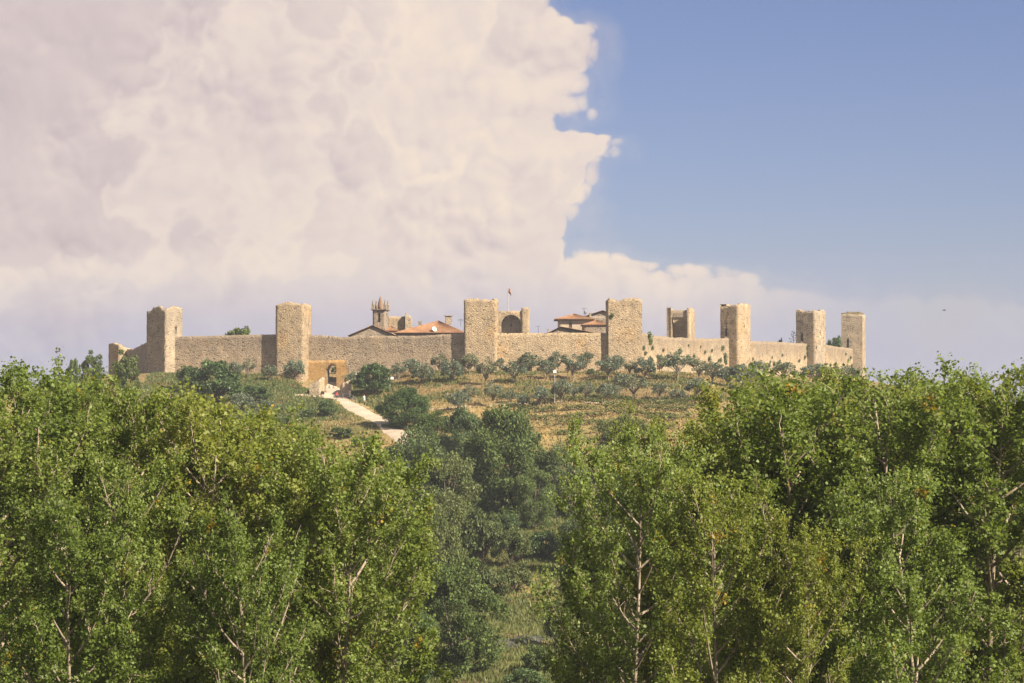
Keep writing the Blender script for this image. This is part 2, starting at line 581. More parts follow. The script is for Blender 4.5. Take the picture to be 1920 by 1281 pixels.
M['scrub'] = leaf_mat('scrub_leaves', [(0.0, (0.06, 0.08, 0.028)), (0.5, (0.12, 0.150, 0.052)), (1.0, (0.20, 0.22, 0.095))], transl=0.25, spec=0.2,
                      patch=(0.20, 0.14, 0.08), patch_at=(0.56, 0.7), patch_scale=0.12)
M['olive'] = leaf_mat('olive_leaves', [(0.0, (0.066, 0.088, 0.052)), (0.5, (0.128, 0.155, 0.098)), (1.0, (0.23, 0.255, 0.18))], transl=0.12, spec=0.35)
M['bush'] = leaf_mat('bush_leaves', [(0.0, (0.042, 0.074, 0.026)), (0.5, (0.085, 0.132, 0.044)), (1.0, (0.16, 0.205, 0.085))], transl=0.2, spec=0.3)
M['vine'] = leaf_mat('vine_leaves', [(0.0, (0.05, 0.085, 0.024)), (0.5, (0.095, 0.14, 0.038)), (1.0, (0.19, 0.21, 0.065))], transl=0.3, spec=0.2)
M['straw'] = leaf_mat('dry_grass_blades', [(0.0, (0.17, 0.13, 0.06)), (0.4, (0.30, 0.215, 0.10)), (0.75, (0.40, 0.28, 0.135)), (1.0, (0.20, 0.20, 0.08))], transl=0.2, spec=0.1)


def ground_mat():
    m_, b, p = new_mat('hill_ground')
    pos = b.n('ShaderNodeNewGeometry').outputs['Position']
    at = b.n('ShaderNodeAttribute', attribute_name='soil').outputs['Color']
    n1 = b.noise(pos, 0.35, 6, 0.68)
    n2 = b.noise(pos, 1.7, 5, 0.7)
    at = b.vm('SCALE', at, scale=0.86)
    c = b.mix(b.smooth(n1, 0.4, 0.66), at, b.mix(1.0, at, (0.62, 0.68, 0.60), 'MULTIPLY'))
    c = b.mix(b.smooth(n2, 0.42, 0.68), b.mix(1.0, c, (1.2, 1.14, 1.08), 'MULTIPLY'), b.mix(1.0, c, (0.66, 0.64, 0.62), 'MULTIPLY'))
    rs = b.smooth(b.noise(pos, 0.09, 4, 0.6), 0.54, 0.66)
    c = b.mix(b.m('MULTIPLY', rs, 0.5), c, b.mix(1.0, c, (1.16, 0.86, 0.72), 'MULTIPLY'))
    b.put(p.inputs['Base Color'], c)
    p.inputs['Roughness'].default_value = 1.0
    p.inputs['Specular IOR Level'].default_value = 0.05
    bp = b.n('ShaderNodeBump')
    bp.inputs['Strength'].default_value = 0.6
    bp.inputs['Distance'].default_value = 0.4
    b.put(bp.inputs['Height'], n2)
    b.put(p.inputs['Normal'], bp.outputs[0])
    return m_


M['ground'] = ground_mat()
M['gravel'] = plain('pale_gravel', (0.40, 0.34, 0.27), 1.0, 0.05, 0.2, 1.4)
M['asphalt'] = plain('grey_asphalt', (0.07, 0.07, 0.07), 0.9, 0.2, 0.2, 1.4)

# ------------------------------------------------------------------ ground
gx = np.unique(np.concatenate([np.linspace(-3000, -140, 36), np.arange(-140, 140.1, 1.25), np.linspace(140, 3000, 36)]))
gy = np.unique(np.concatenate([np.linspace(-300, 240, 70), np.arange(240, 640, 1.25), np.arange(640, 900, 6), np.linspace(900, 6000, 40)]))
XX, YY = np.meshgrid(gx, gy)
ZZ = gz(XX, YY)
GV = np.stack([XX.ravel(), YY.ravel(), ZZ.ravel()], 1)
ni, nj = len(gy), len(gx)
ii, jj = np.meshgrid(np.arange(ni - 1), np.arange(nj - 1), indexing='ij')
b0 = (ii * nj + jj).ravel()
GF = np.stack([b0, b0 + 1, b0 + nj + 1, b0 + nj], 1)
gme = np_mesh('ground', GV, GF, M['ground'], smooth=True)
dd = ringdist(GV[:, 0], GV[:, 1])
STRAW, GREEN, RUST, FOREST, SCRUBC = [np.array(c) for c in ((0.33, 0.262, 0.13), (0.105, 0.125, 0.045), (0.245, 0.19, 0.105), (0.085, 0.085, 0.04), (0.17, 0.155, 0.07))]
w1 = np.clip((dd - 98) / 40, 0, 1)[:, None]
soil = RUST * (1 - w1) + FOREST * w1
yl = np.clip((dd - 34) / 6, 0, 1)[:, None] * (1 - w1)
soil = soil * (1 - yl) + STRAW * yl


def patch(px, py, rad, colr, k=1.0, ry=None):
    global soil
    c = G(px, py)
    r2 = ((GV[:, 0] - c.x) / rad) ** 2 + ((GV[:, 1] - c.y) / (ry or rad)) ** 2
    wgt = np.clip(1.5 - r2, 0, 1)[:, None] * k
    soil = soil * (1 - wgt) + colr * wgt


patch(520, 728, 9, GREEN, 1, 7)
patch(560, 768, 12, GREEN, 1, 12)
patch(480, 780, 16, GREEN, 1, 14)
patch(640, 800, 10, GREEN, 0.8, 16)
patch(400, 740, 16, GREEN, 0.7)
patch(1010, 1020, 12, SCRUBC, 1, 26)
patch(1010, 1110, 5, STRAW, 1, 9)
patch(980, 1210, 6, STRAW * 0.8, 0.9, 16)
patch(1330, 720, 9, STRAW * 1.05, 0.9, 9)
patch(1090, 830, 14, STRAW * np.array((0.95, 0.98, 0.85)), 0.9, 26)
patch(650, 790, 4, STRAW, 0.6, 5)
al = gme.color_attributes.new('soil', 'FLOAT_COLOR', 'POINT')
al.data.foreach_set('color', np.concatenate([soil, np.ones((len(soil), 1))], 1).astype(np.float32).ravel())
tag(link('ground', gme), 'dry grassy hillside sloping down to the wooded valley', kind='structure')


def ribbon(name, pts, widths, mat, dz=0.05, label=None, step=0.8):
    P_ = [Vector((p[0], p[1], 0)) for p in pts]
    out, wd = [], []
    for i in range(len(P_) - 1):
        nseg = max(2, int((P_[i + 1] - P_[i]).length / step))
        for j in range(nseg):
            t = j / nseg
            p0, p1, p2, p3 = P_[max(i - 1, 0)], P_[i], P_[i + 1], P_[min(i + 2, len(P_) - 1)]
            out.append(0.5 * ((2 * p1) + (p2 - p0) * t + (2 * p0 - 5 * p1 + 4 * p2 - p3) * t * t + (3 * p1 - p0 - 3 * p2 + p3) * t ** 3))
            wd.append(widths[i] * (1 - t) + widths[i + 1] * t)
    out.append(P_[-1])
    wd.append(widths[-1])
    V, Fc, nc = [], [], 7
    for i, p in enumerate(out):
        d = (out[min(i + 1, len(out) - 1)] - out[max(i - 1, 0)]).normalized()
        s = Vector((d.y, -d.x, 0))
        for c in range(nc):
            o = (c / (nc - 1) - 0.5) * wd[i] * (1 + 0.12 * mn.noise(Vector((i * 0.35, c * 0.1, 3.0))))
            q = p + s * o
            V.append((q.x, q.y, float(gz(q.x, q.y)) + dz * (1 if 0 < c < nc - 1 else -1.0)))
    for i in range(len(out) - 1):
        for c in range(nc - 1):
            Fc.append((i * nc + c, i * nc + c + 1, (i + 1) * nc + c + 1, (i + 1) * nc + c))
    o = link(name, np_mesh(name, np.array(V), np.array(Fc), mat, smooth=True))
    return tag(o, label, kind='structure')


gate_x, gate_y = xat(622, 597.2), 597.2
rp = [Vector((gate_x, gate_y + 6, 0)), Vector((gate_x, gate_y - 3, 0))] + [G(*p) for p in ((627, 740), (640, 751), (668, 768), (697, 780), (722, 795), (742, 812), (770, 840))]
ribbon('gravel_road', rp, [3.0, 3.2, 4.0, 4.2, 4.6, 5.0, 4.6, 4.2, 4.0], M['gravel'], 0.07, 'pale gravel road climbing from the woods to the arched gate')
pl = [G(*p) for p in ((552, 742), (585, 742), (612, 741), (636, 741), (652, 742))]
ribbon('forecourt', pl, [1.2, 3.0, 7.5, 7.5, 3.0], M['gravel'], 0.11, 'pale gravel forecourt in front of the gate')
ribbon('terrace_path', [G(*p) for p in ((800, 768), (880, 762), (980, 757), (1100, 756), (1230, 754), (1340, 752), (1400, 755))], [1.6] * 7, M['gravel'], 0.06, 'narrow pale path along the terrace below the olives')
ribbon('valley_road', [G(*p) for p in ((840, 1212), (950, 1206), (1080, 1196), (1250, 1186), (1500, 1180), (1700, 1176))], [4.5] * 6, M['asphalt'], 0.08, 'grey road crossing the valley behind the poplars')


# ------------------------------------------------------------------ masonry
def fb1(s, seed=0.0):
    return mn.noise(Vector((s, seed, 0.3)))


def wall_mesh(name, path, thick, zb, zt, mat, openings=(), rough=0.07, step=0.55, seed=0.0, origin=(0, 0, 0), rag=0.25, profile=None, top_mat=None):
    """A stone wall along a plan polyline (outside on the right of travel) with a ragged top and real openings.
    zb/zt numbers or functions of the arclength; openings (s0, s1, z0, z1, arched)."""
    P_ = [Vector((p[0], p[1], 0)) for p in path]
    n = len(P_)
    dirs = [(P_[i + 1] - P_[i]).normalized() for i in range(n - 1)]
    nor = [Vector((d.y, -d.x, 0)) for d in dirs]
    inn = []
    closed = (P_[0] - P_[-1]).length < 1e-4
    for i in range(n):
        if closed and i in (0, n - 1):
            a, b = nor[-1], nor[0]
        else:
            a, b = nor[max(i - 1, 0)], nor[min(i, n - 2)]
        mv = a + b
        mv = mv / max(0.35, mv.dot(a)) if mv.length > 1e-6 else a
        inn.append(P_[i] - mv * thick)
    L = [0.0]
    for i in range(n - 1):
        L.append(L[-1] + (P_[i + 1] - P_[i]).length)
    ss = set()
    for i in range(n - 1):
        k_ = max(1, int((L[i + 1] - L[i]) / step))
        for j in range(k_ + 1):
            ss.add(round(L[i] + (L[i + 1] - L[i]) * j / k_, 4))
    for (a, b, z0, z1, arch) in openings:
        ss = {s for s in ss if not (a - 0.15 < s < b + 0.15 and all(abs(s - l) > 1e-3 for l in L))}
        m_ = 16 if arch else 1
        for j in range(m_ + 1):
            ss.add(round(a + (b - a) * j / m_, 4))
    ss = sorted(ss)

    def at(s):
        i = 0
        while i < n - 2 and s > L[i + 1] + 1e-6:
            i += 1
        t = (s - L[i]) / (L[i + 1] - L[i])
        return P_[i].lerp(P_[i + 1], t), inn[i].lerp(inn[i + 1], t), nor[i]

    fzb = zb if callable(zb) else (lambda s: zb)
    fzt = zt if callable(zt) else (lambda s: zt)

    def top(s):
        z = fzt(s)
        if profile:
            z += float(np.interp(s / L[-1], [p[0] for p in profile], [p[1] for p in profile]))
        st = math.floor(fb1(s * 0.8, seed) * 5) / 5 * 0.9
        return z + rag * (st + 0.7 * fb1(s * 2.3, seed + 7))

    V, Fc, cache = [], [], {}

    def vtx(s, z, inner):
        key = (s, round(z, 4), inner)
        if key not in cache:
            o, i_, nn = at(s)
            p = i_ if inner else o
            q = Vector((p.x, p.y, z))
            d = rough * (mn.noise(q * 0.9 + Vector((seed, 0, 0))) + 0.7 * mn.noise(q * 2.6)) * (-0.5 if inner else 1.0)
            cache[key] = len(V)
            V.append(tuple(q + nn * d - Vector(origin)))
        return cache[key]

    def opz(s, op, lo):
        a, b, z0, z1, arch = op
        if lo:
            return z0
        if not arch:
            return z1
        h = (b - a) / 2
        t = max(-1.0, min(1.0, (s - (a + b) / 2) / h))
        return z1 - h + h * math.sqrt(max(0.0, 1 - t * t))

    for i in range(len(ss) - 1):
        s0, s1 = ss[i], ss[i + 1]
        mid = (s0 + s1) / 2
        op = next((o for o in openings if o[0] < mid < o[1]), None)
        bands = [(fzb(s0), fzb(s1), top(s0), top(s1))]
        if op:
            bands = [(fzb(s0), fzb(s1), opz(s0, op, True), opz(s1, op, True)), (opz(s0, op, False), opz(s1, op, False), top(s0), top(s1))]
        for bi, (a0, a1, t0, t1) in enumerate(bands):
            if max(t0 - a0, t1 - a1) < 0.02:
                continue
            rows = max(1, int(max(t0 - a0, t1 - a1) / 0.7))
            for r in range(rows):
                u0, u1 = r / rows, (r + 1) / rows
                za, zb_, zc, zd = a0 + (t0 - a0) * u0, a1 + (t1 - a1) * u0, a1 + (t1 - a1) * u1, a0 + (t0 - a0) * u1
                Fc.append((vtx(s0, za, 0), vtx(s1, zb_, 0), vtx(s1, zc, 0), vtx(s0, zd, 0)))
                Fc.append((vtx(s1, zb_, 1), vtx(s0, za, 1), vtx(s0, zd, 1), vtx(s1, zc, 1)))
        Fc.append((vtx(s0, top(s0), 0), vtx(s1, top(s1), 0), vtx(s1, top(s1), 1), vtx(s0, top(s0), 1)))
        if op:
            za, zb_ = opz(s0, op, True), opz(s1, op, True)
            Fc.append((vtx(s0, za, 0), vtx(s1, zb_, 0), vtx(s1, zb_, 1), vtx(s0, za, 1)))
            za, zb_ = opz(s0, op, False), opz(s1, op, False)
            Fc.append((vtx(s1, zb_, 0), vtx(s0, za, 0), vtx(s0, za, 1), vtx(s1, zb_, 1)))
            for s_, end in ((s0, op[0]), (s1, op[1])):
                if abs(s_ - end) < 1e-3:
                    za, zc = opz(s_, op, True), opz(s_, op, False)
                    Fc.append((vtx(s_, za, 0), vtx(s_, zc, 0), vtx(s_, zc, 1), vtx(s_, za, 1)))
    if not closed:
        for s_ in (ss[0], ss[-1]):
            Fc.append((vtx(s_, fzb(s_), 0), vtx(s_, top(s_), 0), vtx(s_, top(s_), 1), vtx(s_, fzb(s_), 1)))
    return np_mesh(name, np.array(V), np.array(Fc), mat)


def tower(label, px, side, Y, n, w, d, ytop, mat, slits=(), left=None, right=None, profile=None, rag=0.3, seed=0.0, zbase=-4.0, back=True, group='castle towers'):
    """A square tower whose visible arris stands at column px; side says which front corner that is; n is the outward normal's turn to the right."""
    n = R(n)
    N, T = Vector((math.sin(n), -math.cos(n), 0)), Vector((math.cos(n), math.sin(n), 0))
    A = Vector((xat(px, Y), Y, 0))
    fl, fr = (A, A + T * w) if side == 'L' else (A - T * w, A)
    bl, br = fl - N * d, fr - N * d
    zt = zat(ytop, Y)
    zb = min(float(gz(p.x, p.y)) for p in (fl, fr)) - 2.5
    org = Vector(((fl.x + br.x) / 2, (fl.y + br.y) / 2, zb + 2.5))
    Lp = [0, d, d + w, 2 * d + w]
    ops = []
    for (face, t, y0, y1, wid) in slits:      # face 0 left flank, 1 front, 2 right flank; t along it; rows in the picture
        c = Lp[face] + t * (Lp[face + 1] - Lp[face])
        ops.append((c - wid / 2, c + wid / 2, zat(y1, Y), zat(y0, Y), True))
    path = [bl, fl, fr, br] + ([bl] if back else [])
    me = wall_mesh('stone_tower', path, 1.15, zb, zt, mat, ops, 0.09, 0.6, seed, org, rag, profile)
    o = link('stone_tower', me, None, org)
    tag(o, label, 'tower', group)
    return o, fl, fr, bl, br


TW = {}
TW[0] = tower('broken stump of tower at the far left end of the wall', 222, 'R', 641, -52, 5.0, 5.5, 647, M['stone_gold'], seed=1, rag=0.5,
              profile=[(0, -1), (0.35, 0.3), (0.5, 0.5), (0.66, 0.1), (1, -1.2)], back=False)
TW[1] = tower('leftmost full tower with its dark left face and golden right face', 310, 'R', 606, -43, 7.0, 5.2, 577.5, M['stone'], [(2, 0.62, 613, 632, 0.6)], seed=2, rag=0.35,
              profile=[(0, -0.6), (0.26, -0.7), (0.32, 0.35), (0.44, 0.25), (0.49, -0.5), (0.52, -0.2), (0.6, 0.5), (0.7, 0.3), (1, 0)])
TW[2] = tower('tower beside the arched gate with a peaked ragged top', 569, 'R', 598, -10.5, 6.75, 7.0, 570, M['stone_gold'], [(2, 0.7, 609, 626, 0.6)], seed=3, rag=0.35,
              profile=[(0, -0.1), (0.25, -0.3), (0.36, 0.6), (0.42, 0.4), (0.5, -0.1), (0.55, 0.1), (1, 0)])
TW[3] = tower('broad golden tower in front of the flagpole', 931, 'R', 590, -4, 7.55, 6.0, 561, M['stone_gold'], seed=4, rag=0.5)
TW[4] = tower('tower with raised corners at the bend of the wall, right of the town roofs', 1141, 'L', 592, 3.5, 7.8, 6.5, 562, M['stone_gold'], seed=5, rag=0.38,
              profile=[(0, 0), (0.24, 0.25), (0.3, -0.3), (0.36, 0.3), (0.46, 0.35), (0.5, -0.2), (0.56, 0.1), (1, 0)])
TW[6] = tower('tall tower with rust streak on its bright right face and dark slit', 1384, 'L', 635, 57, 6.6, 5.0, 570, M['stone_gold'], [(0, 0.33, 614, 631, 0.7), (1, 0.5, 609, 615, 0.5)], seed=6, rag=0.34,
              profile=[(0, -0.5), (0.28, 0.1), (0.4, 0.2), (0.62, -0.2), (1, 0)])
TW[8] = tower('second tower from the right end with a slit in each face', 1528, 'L', 680, 57, 6.6, 5.6, 582, M['stone'], [(0, 0.32, 624, 640, 0.75), (1, 0.5, 622, 629, 0.6), (1, 0.12, 649, 655, 0.5)], seed=7, rag=0.55)
TW[9] = tower('rightmost tower with yellow grass growing on its top', 1617, 'L', 715, 74, 6.2, 5.9, 590, M['stone'], [(0, 0.3, 636, 652, 0.8)], seed=8, rag=0.3,
              profile=[(0, 0.3), (0.25, 0), (0.5, 0), (1, 0.5)])


def curtain(label, p0, p1, tops, mat, seed, openings=(), thick=1.9, rag=0.12, mid=None):
    """Wall between two plan points; tops: (column, row) pairs along it."""
    p0, p1 = Vector((p0[0], p0[1], 0)), Vector((p1[0], p1[1], 0))
    Ls = (p1 - p0).length
    zs, sv = [], []
    for px, py in tops:
        # where along the wall the sight line of that column crosses it
        a = ray(px, py)[0]
        dx, dy = p1.x - p0.x, p1.y - p0.y
        t = (a * p0.y - p0.x) / (dx - a * dy)
        sv.append(t * Ls)
        zs.append(zat(py, p0.y + t * dy))
    org = Vector(((p0.x + p1.x) / 2, (p0.y + p1.y) / 2, float(gz((p0.x + p1.x) / 2, (p0.y + p1.y) / 2))))
    fb_ = lambda s: float(gz(p0.x + (p1.x - p0.x) * s / Ls, p0.y + (p1.y - p0.y) * s / Ls)) - 3.5
    me = wall_mesh('curtain_wall', [p0, p1], thick, fb_, lambda s: float(np.interp(s, sv, zs)), mat, openings, 0.09, 0.6, seed, org, rag)
    o = link('curtain_wall', me, None, org)
    tag(o, label, 'wall', 'castle curtain walls')
    return o


def onside(T, side, dep, inset=0.6):
    """A point on a tower's flank dep metres behind its front, a little inside."""
    _, fl, fr, bl, br = T
    f, b, oth = (fl, bl, fr) if side == 'L' else (fr, br, fl)
    u = (b - f).normalized()
    return f + u * dep + (oth - f).normalized() * inset


curtain('shaded wall stub with sloping broken top left of the leftmost full tower', onside(TW[0], 'R', 2.6), onside(TW[1], 'L', 2.6), [(222, 650), (236, 656), (250, 655), (262, 648), (274, 643)], M['stone'], 11, rag=0.3)
curtain('wall stretch between the leftmost full tower and the gate tower', onside(TW[1], 'R', 2.7), onside(TW[2], 'L', 1.4), [(320, 631), (380, 630), (440, 628.5), (520, 627)], M['stone_wall'], 12)
# wall with the gate
w23a, w23b = onside(TW[2], 'R', 4.6), onside(TW[3], 'L', 1.15)
dwall = (w23b - w23a)


def along(px, a, b):
    r = ray(px, 650)[0]
    dx, dy = b.x - a.x, b.y - a.y
    return (r * a.y - a.x) / (dx - r * dy) * math.hypot(dx, dy)


sg0, sg1 = along(612.5, w23a, w23b), along(631.5, w23a, w23b)
Yg = w23a.y + dwall.y * (sg0 / dwall.length)
zg = float(gz(gate_x, gate_y)) - 0.25
curtain('long wall with the arched gate, between the gate tower and the middle tower', w23a, w23b, [(575, 628), (600, 628.5), (640, 632), (690, 630), (740, 630), (790, 630), (830, 627), (875, 625)], M['stone_wall'], 13,
        [(sg0, sg1, zg, zat(685, Yg), True)])
curtain('straight sunlit wall below the town roofs, right of the middle tower', onside(TW[3], 'R', 2.1), onside(TW[4], 'L', 1.3), [(925, 625), (1000, 624.5), (1060, 624), (1145, 624)], M['stone_gold'], 14, rag=0.07)
curtain('overgrown crumbling wall running back from the bend tower', onside(TW[4], 'R', 1.2), onside(TW[6], 'L', 2.6), [(1200, 624), (1215, 626), (1232, 630), (1260, 633), (1300, 635), (1370, 635)], M['stone_streaked'], 15, rag=0.25)
curtain('stained wall between the two tall towers on the right', onside(TW[6], 'R', 1.8), onside(TW[8], 'L', 2.4), [(1405, 640), (1440, 640.5), (1500, 644), (1515, 645)], M['stone_streaked'], 16, rag=0.2)
curtain('short wall joining the two rightmost towers', onside(TW[8], 'R', 1.8), onside(TW[9], 'L', 2.6), [(1545, 646), (1565, 650), (1600, 654)], M['stone_streaked'], 17, rag=0.2)
# ochre masonry around the gate, a hand proud of the wall
nd = dwall.normalized()
nout = Vector((nd.y, -nd.x, 0))
g0, g1 = along(577, w23a, w23b), along(650, w23a, w23b)
ga, gb = w23a + nd * g0 + nout * 0.16, w23a + nd * g1 + nout * 0.16
gorg = Vector((gate_x, gate_y, zg))
o = link('gate_arch', wall_mesh('gate_arch', [ga, gb], 0.12, lambda s: float(gz(ga.x + nd.x * s, ga.y + nd.y * s)) - 2, zat(676, Yg), M['stone_ochre'],
                                [(sg0 - g0, sg1 - g0, zg, zat(685, Yg), True)], 0.03, 0.6, 21, gorg, 0.15), None, gorg)
tag(o, 'ochre brick surround of the round-arched castle gate', 'gate')
# threshold ground inside the gate and a lit house wall beyond
fr_ = MB().prism([(gate_x - 3, gate_y + 0.5), (gate_x + 3, gate_y + 0.5), (gate_x + 4, gate_y + 30), (gate_x - 4, gate_y + 30)], zg - 1, zg + 0.02)
tag(link('gate_street', fr_.mesh('gate_street', M['gravel'])), 'pale paved lane inside the gate', kind='structure')

# two ruined abutment walls flanking the gate ramp
ra, rb_ = G(590, 744), G(648, 743)
for lab, pts, zt_, mt in (
        ('pale rubble wall end on the left side of the gate ramp', [gpt(ra.x - 1.2, ra.y + 0.5), gpt(ra.x + 1.3, ra.y), gpt(ra.x + 1.9, ra.y + 4)], [2.4, 3.9, 3.6], M['stone_pale']),
        ('pale leaning wall end on the right side of the gate ramp', [gpt(rb_.x - 1.6, rb_.y + 5), gpt(rb_.x - 0.9, rb_.y), gpt(rb_.x + 1.2, rb_.y + 0.2)], [1.0, 3.0, 3.3], M['stone_pale'])):
    q = [Vector((p.x, p.y, 0)) for p in pts]
    ln = [0]
    for i_ in range(len(q) - 1):
        ln.append(ln[-1] + (q[i_ + 1] - q[i_]).length)
    zs_ = [p.z + h_ for p, h_ in zip(pts, zt_)]
    og = Vector((q[1].x, q[1].y, pts[1].z))
    me = wall_mesh('ruined_wall', q, 0.9, min(p.z for p in pts) - 1.5, lambda s, ln=ln, zs_=zs_: float(np.interp(s, ln, zs_)), mt, (), 0.16, 0.4, 31, og, 0.3)
    tag(link('ruined_wall', me, None, og), lab, 'wall', 'ruined walls by the gate')


# far towers, open towards the town
def far_tower_arch():
    Y = 742
    x0, x1, x2 = xat(905, Y), xat(978.5, Y), xat(992, Y)
    zt, zb = zat(583, Y), 8.0
    org = Vector((x1, Y, zb))
    r_ = empty('stone_tower', org)
    tag(r_, 'far tower with a round-arched niche under the flagpole', 'tower', 'castle towers')
    sc = xat(958.5, Y) - x0
    hw = 18.5 * Y / FPX
    me = wall_mesh('niche_wall', [(x0, Y), (x1, Y)], 3.6, zb, zt, M['stone_gold'], [(sc - hw, sc + hw, zb + 0.5, zat(590.5, Y), True)], 0.06, 0.6, 41, org, 0.2)
    link('niche_wall', me, r_)
    mb = MB()                                  # arch ring of dressed stones
    zc = zat(590.5, Y) - hw
    for i_ in range(19):
        a0, a1 = math.pi * i_ / 19 + 0.012, math.pi * (i_ + 1) / 19 - 0.012
        pts = []
        for rr, aa in ((hw + 0.03, a0), (hw + 0.6, a0), (hw + 0.6, a1), (hw + 0.03, a1)):
            pts.append((x0 + sc - rr * math.cos(aa), zc + rr * math.sin(aa)))
        f = [(p[0], Y - 0.09, p[1]) for p in pts]
        b_ = [(p[0], Y + 0.3, p[1]) for p in pts]
        mb.face(f)
        for j_ in range(4):
            mb.face((f[j_], b_[j_], b_[(j_ + 1) % 4], f[(j_ + 1) % 4]))
    sub('arch_ring', mb, M['stone_gold'], r_)['kind'] = 'stuff'
    bk = wall_mesh('back_wall', [(x0, Y + 3.5), (x1 + 0.4, Y + 3.5)], 1.0, zb, zt - 0.6, M['stone_grey'],  # darker grey stone puts the shade inside the niche into the colour
                   (), 0.04, 0.8, 42, org, 0.1)
    link('back_wall', bk, r_)
    wz = zat(609, Y)
    sub('window', MB().box((x0 + sc, Y + 3.48, wz), (0.55, 0.1, 0.95)), M['dark'], r_)
    pr = wall_mesh('pier', [(x1 - 0.1, Y + 4.5), (x1 - 0.1, Y - 0.35), (x2, Y - 0.35), (x2 + 0.2, Y + 4.5)], 0.9, zb, zat(577, Y), M['stone_gold'], (), 0.07, 0.5, 43, org, 0.2)
    link('pier', pr, r_)
    return r_


far_tower_arch()


def far_tower_open():
    Y = 742
    n_ = R(-14)
    T, B = Vector((math.cos(n_), math.sin(n_), 0)), Vector((-math.sin(n_), math.cos(n_), 0))
    A = Vector((xat(1296, Y), Y, 0))          # near right corner of the right pier
    w, d = 7.2, 6.2
    zt, zb = zat(579.5, Y), 7.0
    org = Vector((A.x, A.y, zb))
    r_ = empty('stone_tower', org)
    tag(r_, 'far tower open on its town side with a shaded vault', 'tower', 'castle towers')
    l0 = A - T * w
    # outside running round the far side: left flank, far face, right flank
    path = [A, A + B * d, l0 + B * d, l0]
    me = wall_mesh('shell_wall', path, 1.25, zb, zt, M['stone_gold'], [(2.2, 2.75, zat(630, Y), zat(615, Y), True)], 0.06, 0.6, 51, org, 0.25,
                   profile=[(0, 0.4), (0.25, 0), (0.33, -0.6), (0.6, -0.5), (0.7, 0), (1, 0.3)])
    link('shell_wall', me, r_)
    i0, i1 = l0 + T * 1.15 + B * 0.5, A - T * 1.15 + B * 0.5
    ww = (i1 - i0).length
    me = wall_mesh('vault_front', [i0, i1], 1.6, zb, zt - 0.35, M['stone_wall'], [(0.2, ww - 0.2, zb, zat(599, Y), False)], 0.05, 0.5, 52, org, 0.2)
    link('vault_front', me, r_)
    return r_


far_tower_open()


# ------------------------------------------------------------------ town buildings
def tiles(mb, a, b, c, d, pitch=0.42, amp=0.07, mi=0):
    """Roof slope a-b (eave) c-d (ridge, d above a) with barrel tile ribs."""
    a, b, c, d = map(Vector, (a, b, c, d))
    nrm = (b - a).cross(d - a)
    nrm.normalize()
    if nrm.z < 0:
        nrm = -nrm
    nc = max(4, int(max((b - a).length, (c - d).length) / pitch) * 4)
    nr = max(2, int((d - a).length / 0.6))
    base = len(mb.v)
    for i_ in range(nr + 1):
        v = i_ / nr
        for j_ in range(nc + 1):
            u = j_ / nc
            p = a.lerp(b, u).lerp(d.lerp(c, u), v)
            h = amp * abs(math.sin(math.pi * j_ / 4)) - 0.03 * (i_ % 2) + 0.02 * mn.noise(p * 2.0)
            mb.v.append(tuple(p + nrm * h))
    for i_ in range(nr):
        for j_ in range(nc):
            k_ = base + i_ * (nc + 1) + j_
            mb.f.append((k_, k_ + 1, k_ + nc + 2, k_ + nc + 1))
            mb.mi.append(mi)
    # underside so that the eaves have thickness
    mb.face([a - nrm * 0.12, b - nrm * 0.12, c - nrm * 0.12, d - nrm * 0.12], mi)
    mb.face([a + nrm * 0.02, b + nrm * 0.02, b - nrm * 0.12, a - nrm * 0.12], mi)


def chimney(root, parent, px, py0, py1, Y, wid, cap=True, mat='stone'):
    c = Q(px, (py0 + py1) / 2, Y)
    h = zat(py0, Y) - zat(py1, Y)
    mb = MB().box((c.x, c.y, c.z - 0.3), (wid, wid * 0.8, h + 0.6), 0.1)
    if cap:
        mb.box((c.x, c.y, c.z + h / 2 + 0.08), (wid * 1.3, wid * 1.1, 0.16), 0.1)
    me = mb.mesh('chimney', M[mat], origin=root.location)
    return link('chimney', me, parent)


def dish(root, parent, px, py, Y, rad, az_=0.6, mat='white', name='satellite_dish', label=None):
    c = Q(px, py, Y)
    mb = MB()
    ax = Vector((math.sin(az_), -math.cos(az_), 0.45)).normalized()
    u = ax.cross(Vector((0, 0, 1))).normalized()
    w = u.cross(ax)
    rings, b = [(0, -0.16), (0.35, -0.13), (0.7, -0.06), (1, 0)], 0
    sd = 14
    for r_, o_ in rings:
        for j_ in range(sd):
            a_ = 2 * math.pi * j_ / sd
            mb.v.append(tuple(c + (u * math.cos(a_) + w * math.sin(a_)) * rad * r_ + ax * rad * o_ * 2))
    for i_ in range(3):
        for j_ in range(sd):
            mb.f.append((i_ * sd + j_, i_ * sd + (j_ + 1) % sd, (i_ + 1) * sd + (j_ + 1) % sd, (i_ + 1) * sd + j_))
            mb.mi.append(0)
    mb.tube([c + ax * 0.1 - w * rad, c + ax * rad * 1.1], 0.02, 4)
    mb.tube([c - ax * 0.3 * rad, c - ax * 0.4 * rad - Vector((0, 0, rad * 1.6))], 0.035, 5)
    tag(link(name, mb.mesh(name, M[mat], origin=c), None, c), label, 'satellite dish')


def antenna(px, py0, py1, Y, bars, label):
    t, b_ = Q(px, py0, Y), Q(px, py1, Y)
    mb = MB().tube([b_, t], 0.045, 5)
    for k_ in range(bars):
        z = t.z - 0.12 - 0.2 * k_
        mb.tube([(t.x - 0.75, t.y, z), (t.x + 0.75, t.y, z)], 0.022, 4)
    mb.tube([(t.x, t.y - 0.5, t.z - 0.2), (t.x, t.y + 0.5, t.z - 0.2)], 0.02, 4)
    tag(link('television_antenna', mb.mesh('television_antenna', M['dark'], origin=b_), None, b_), label, 'antenna', 'rooftop antennas')


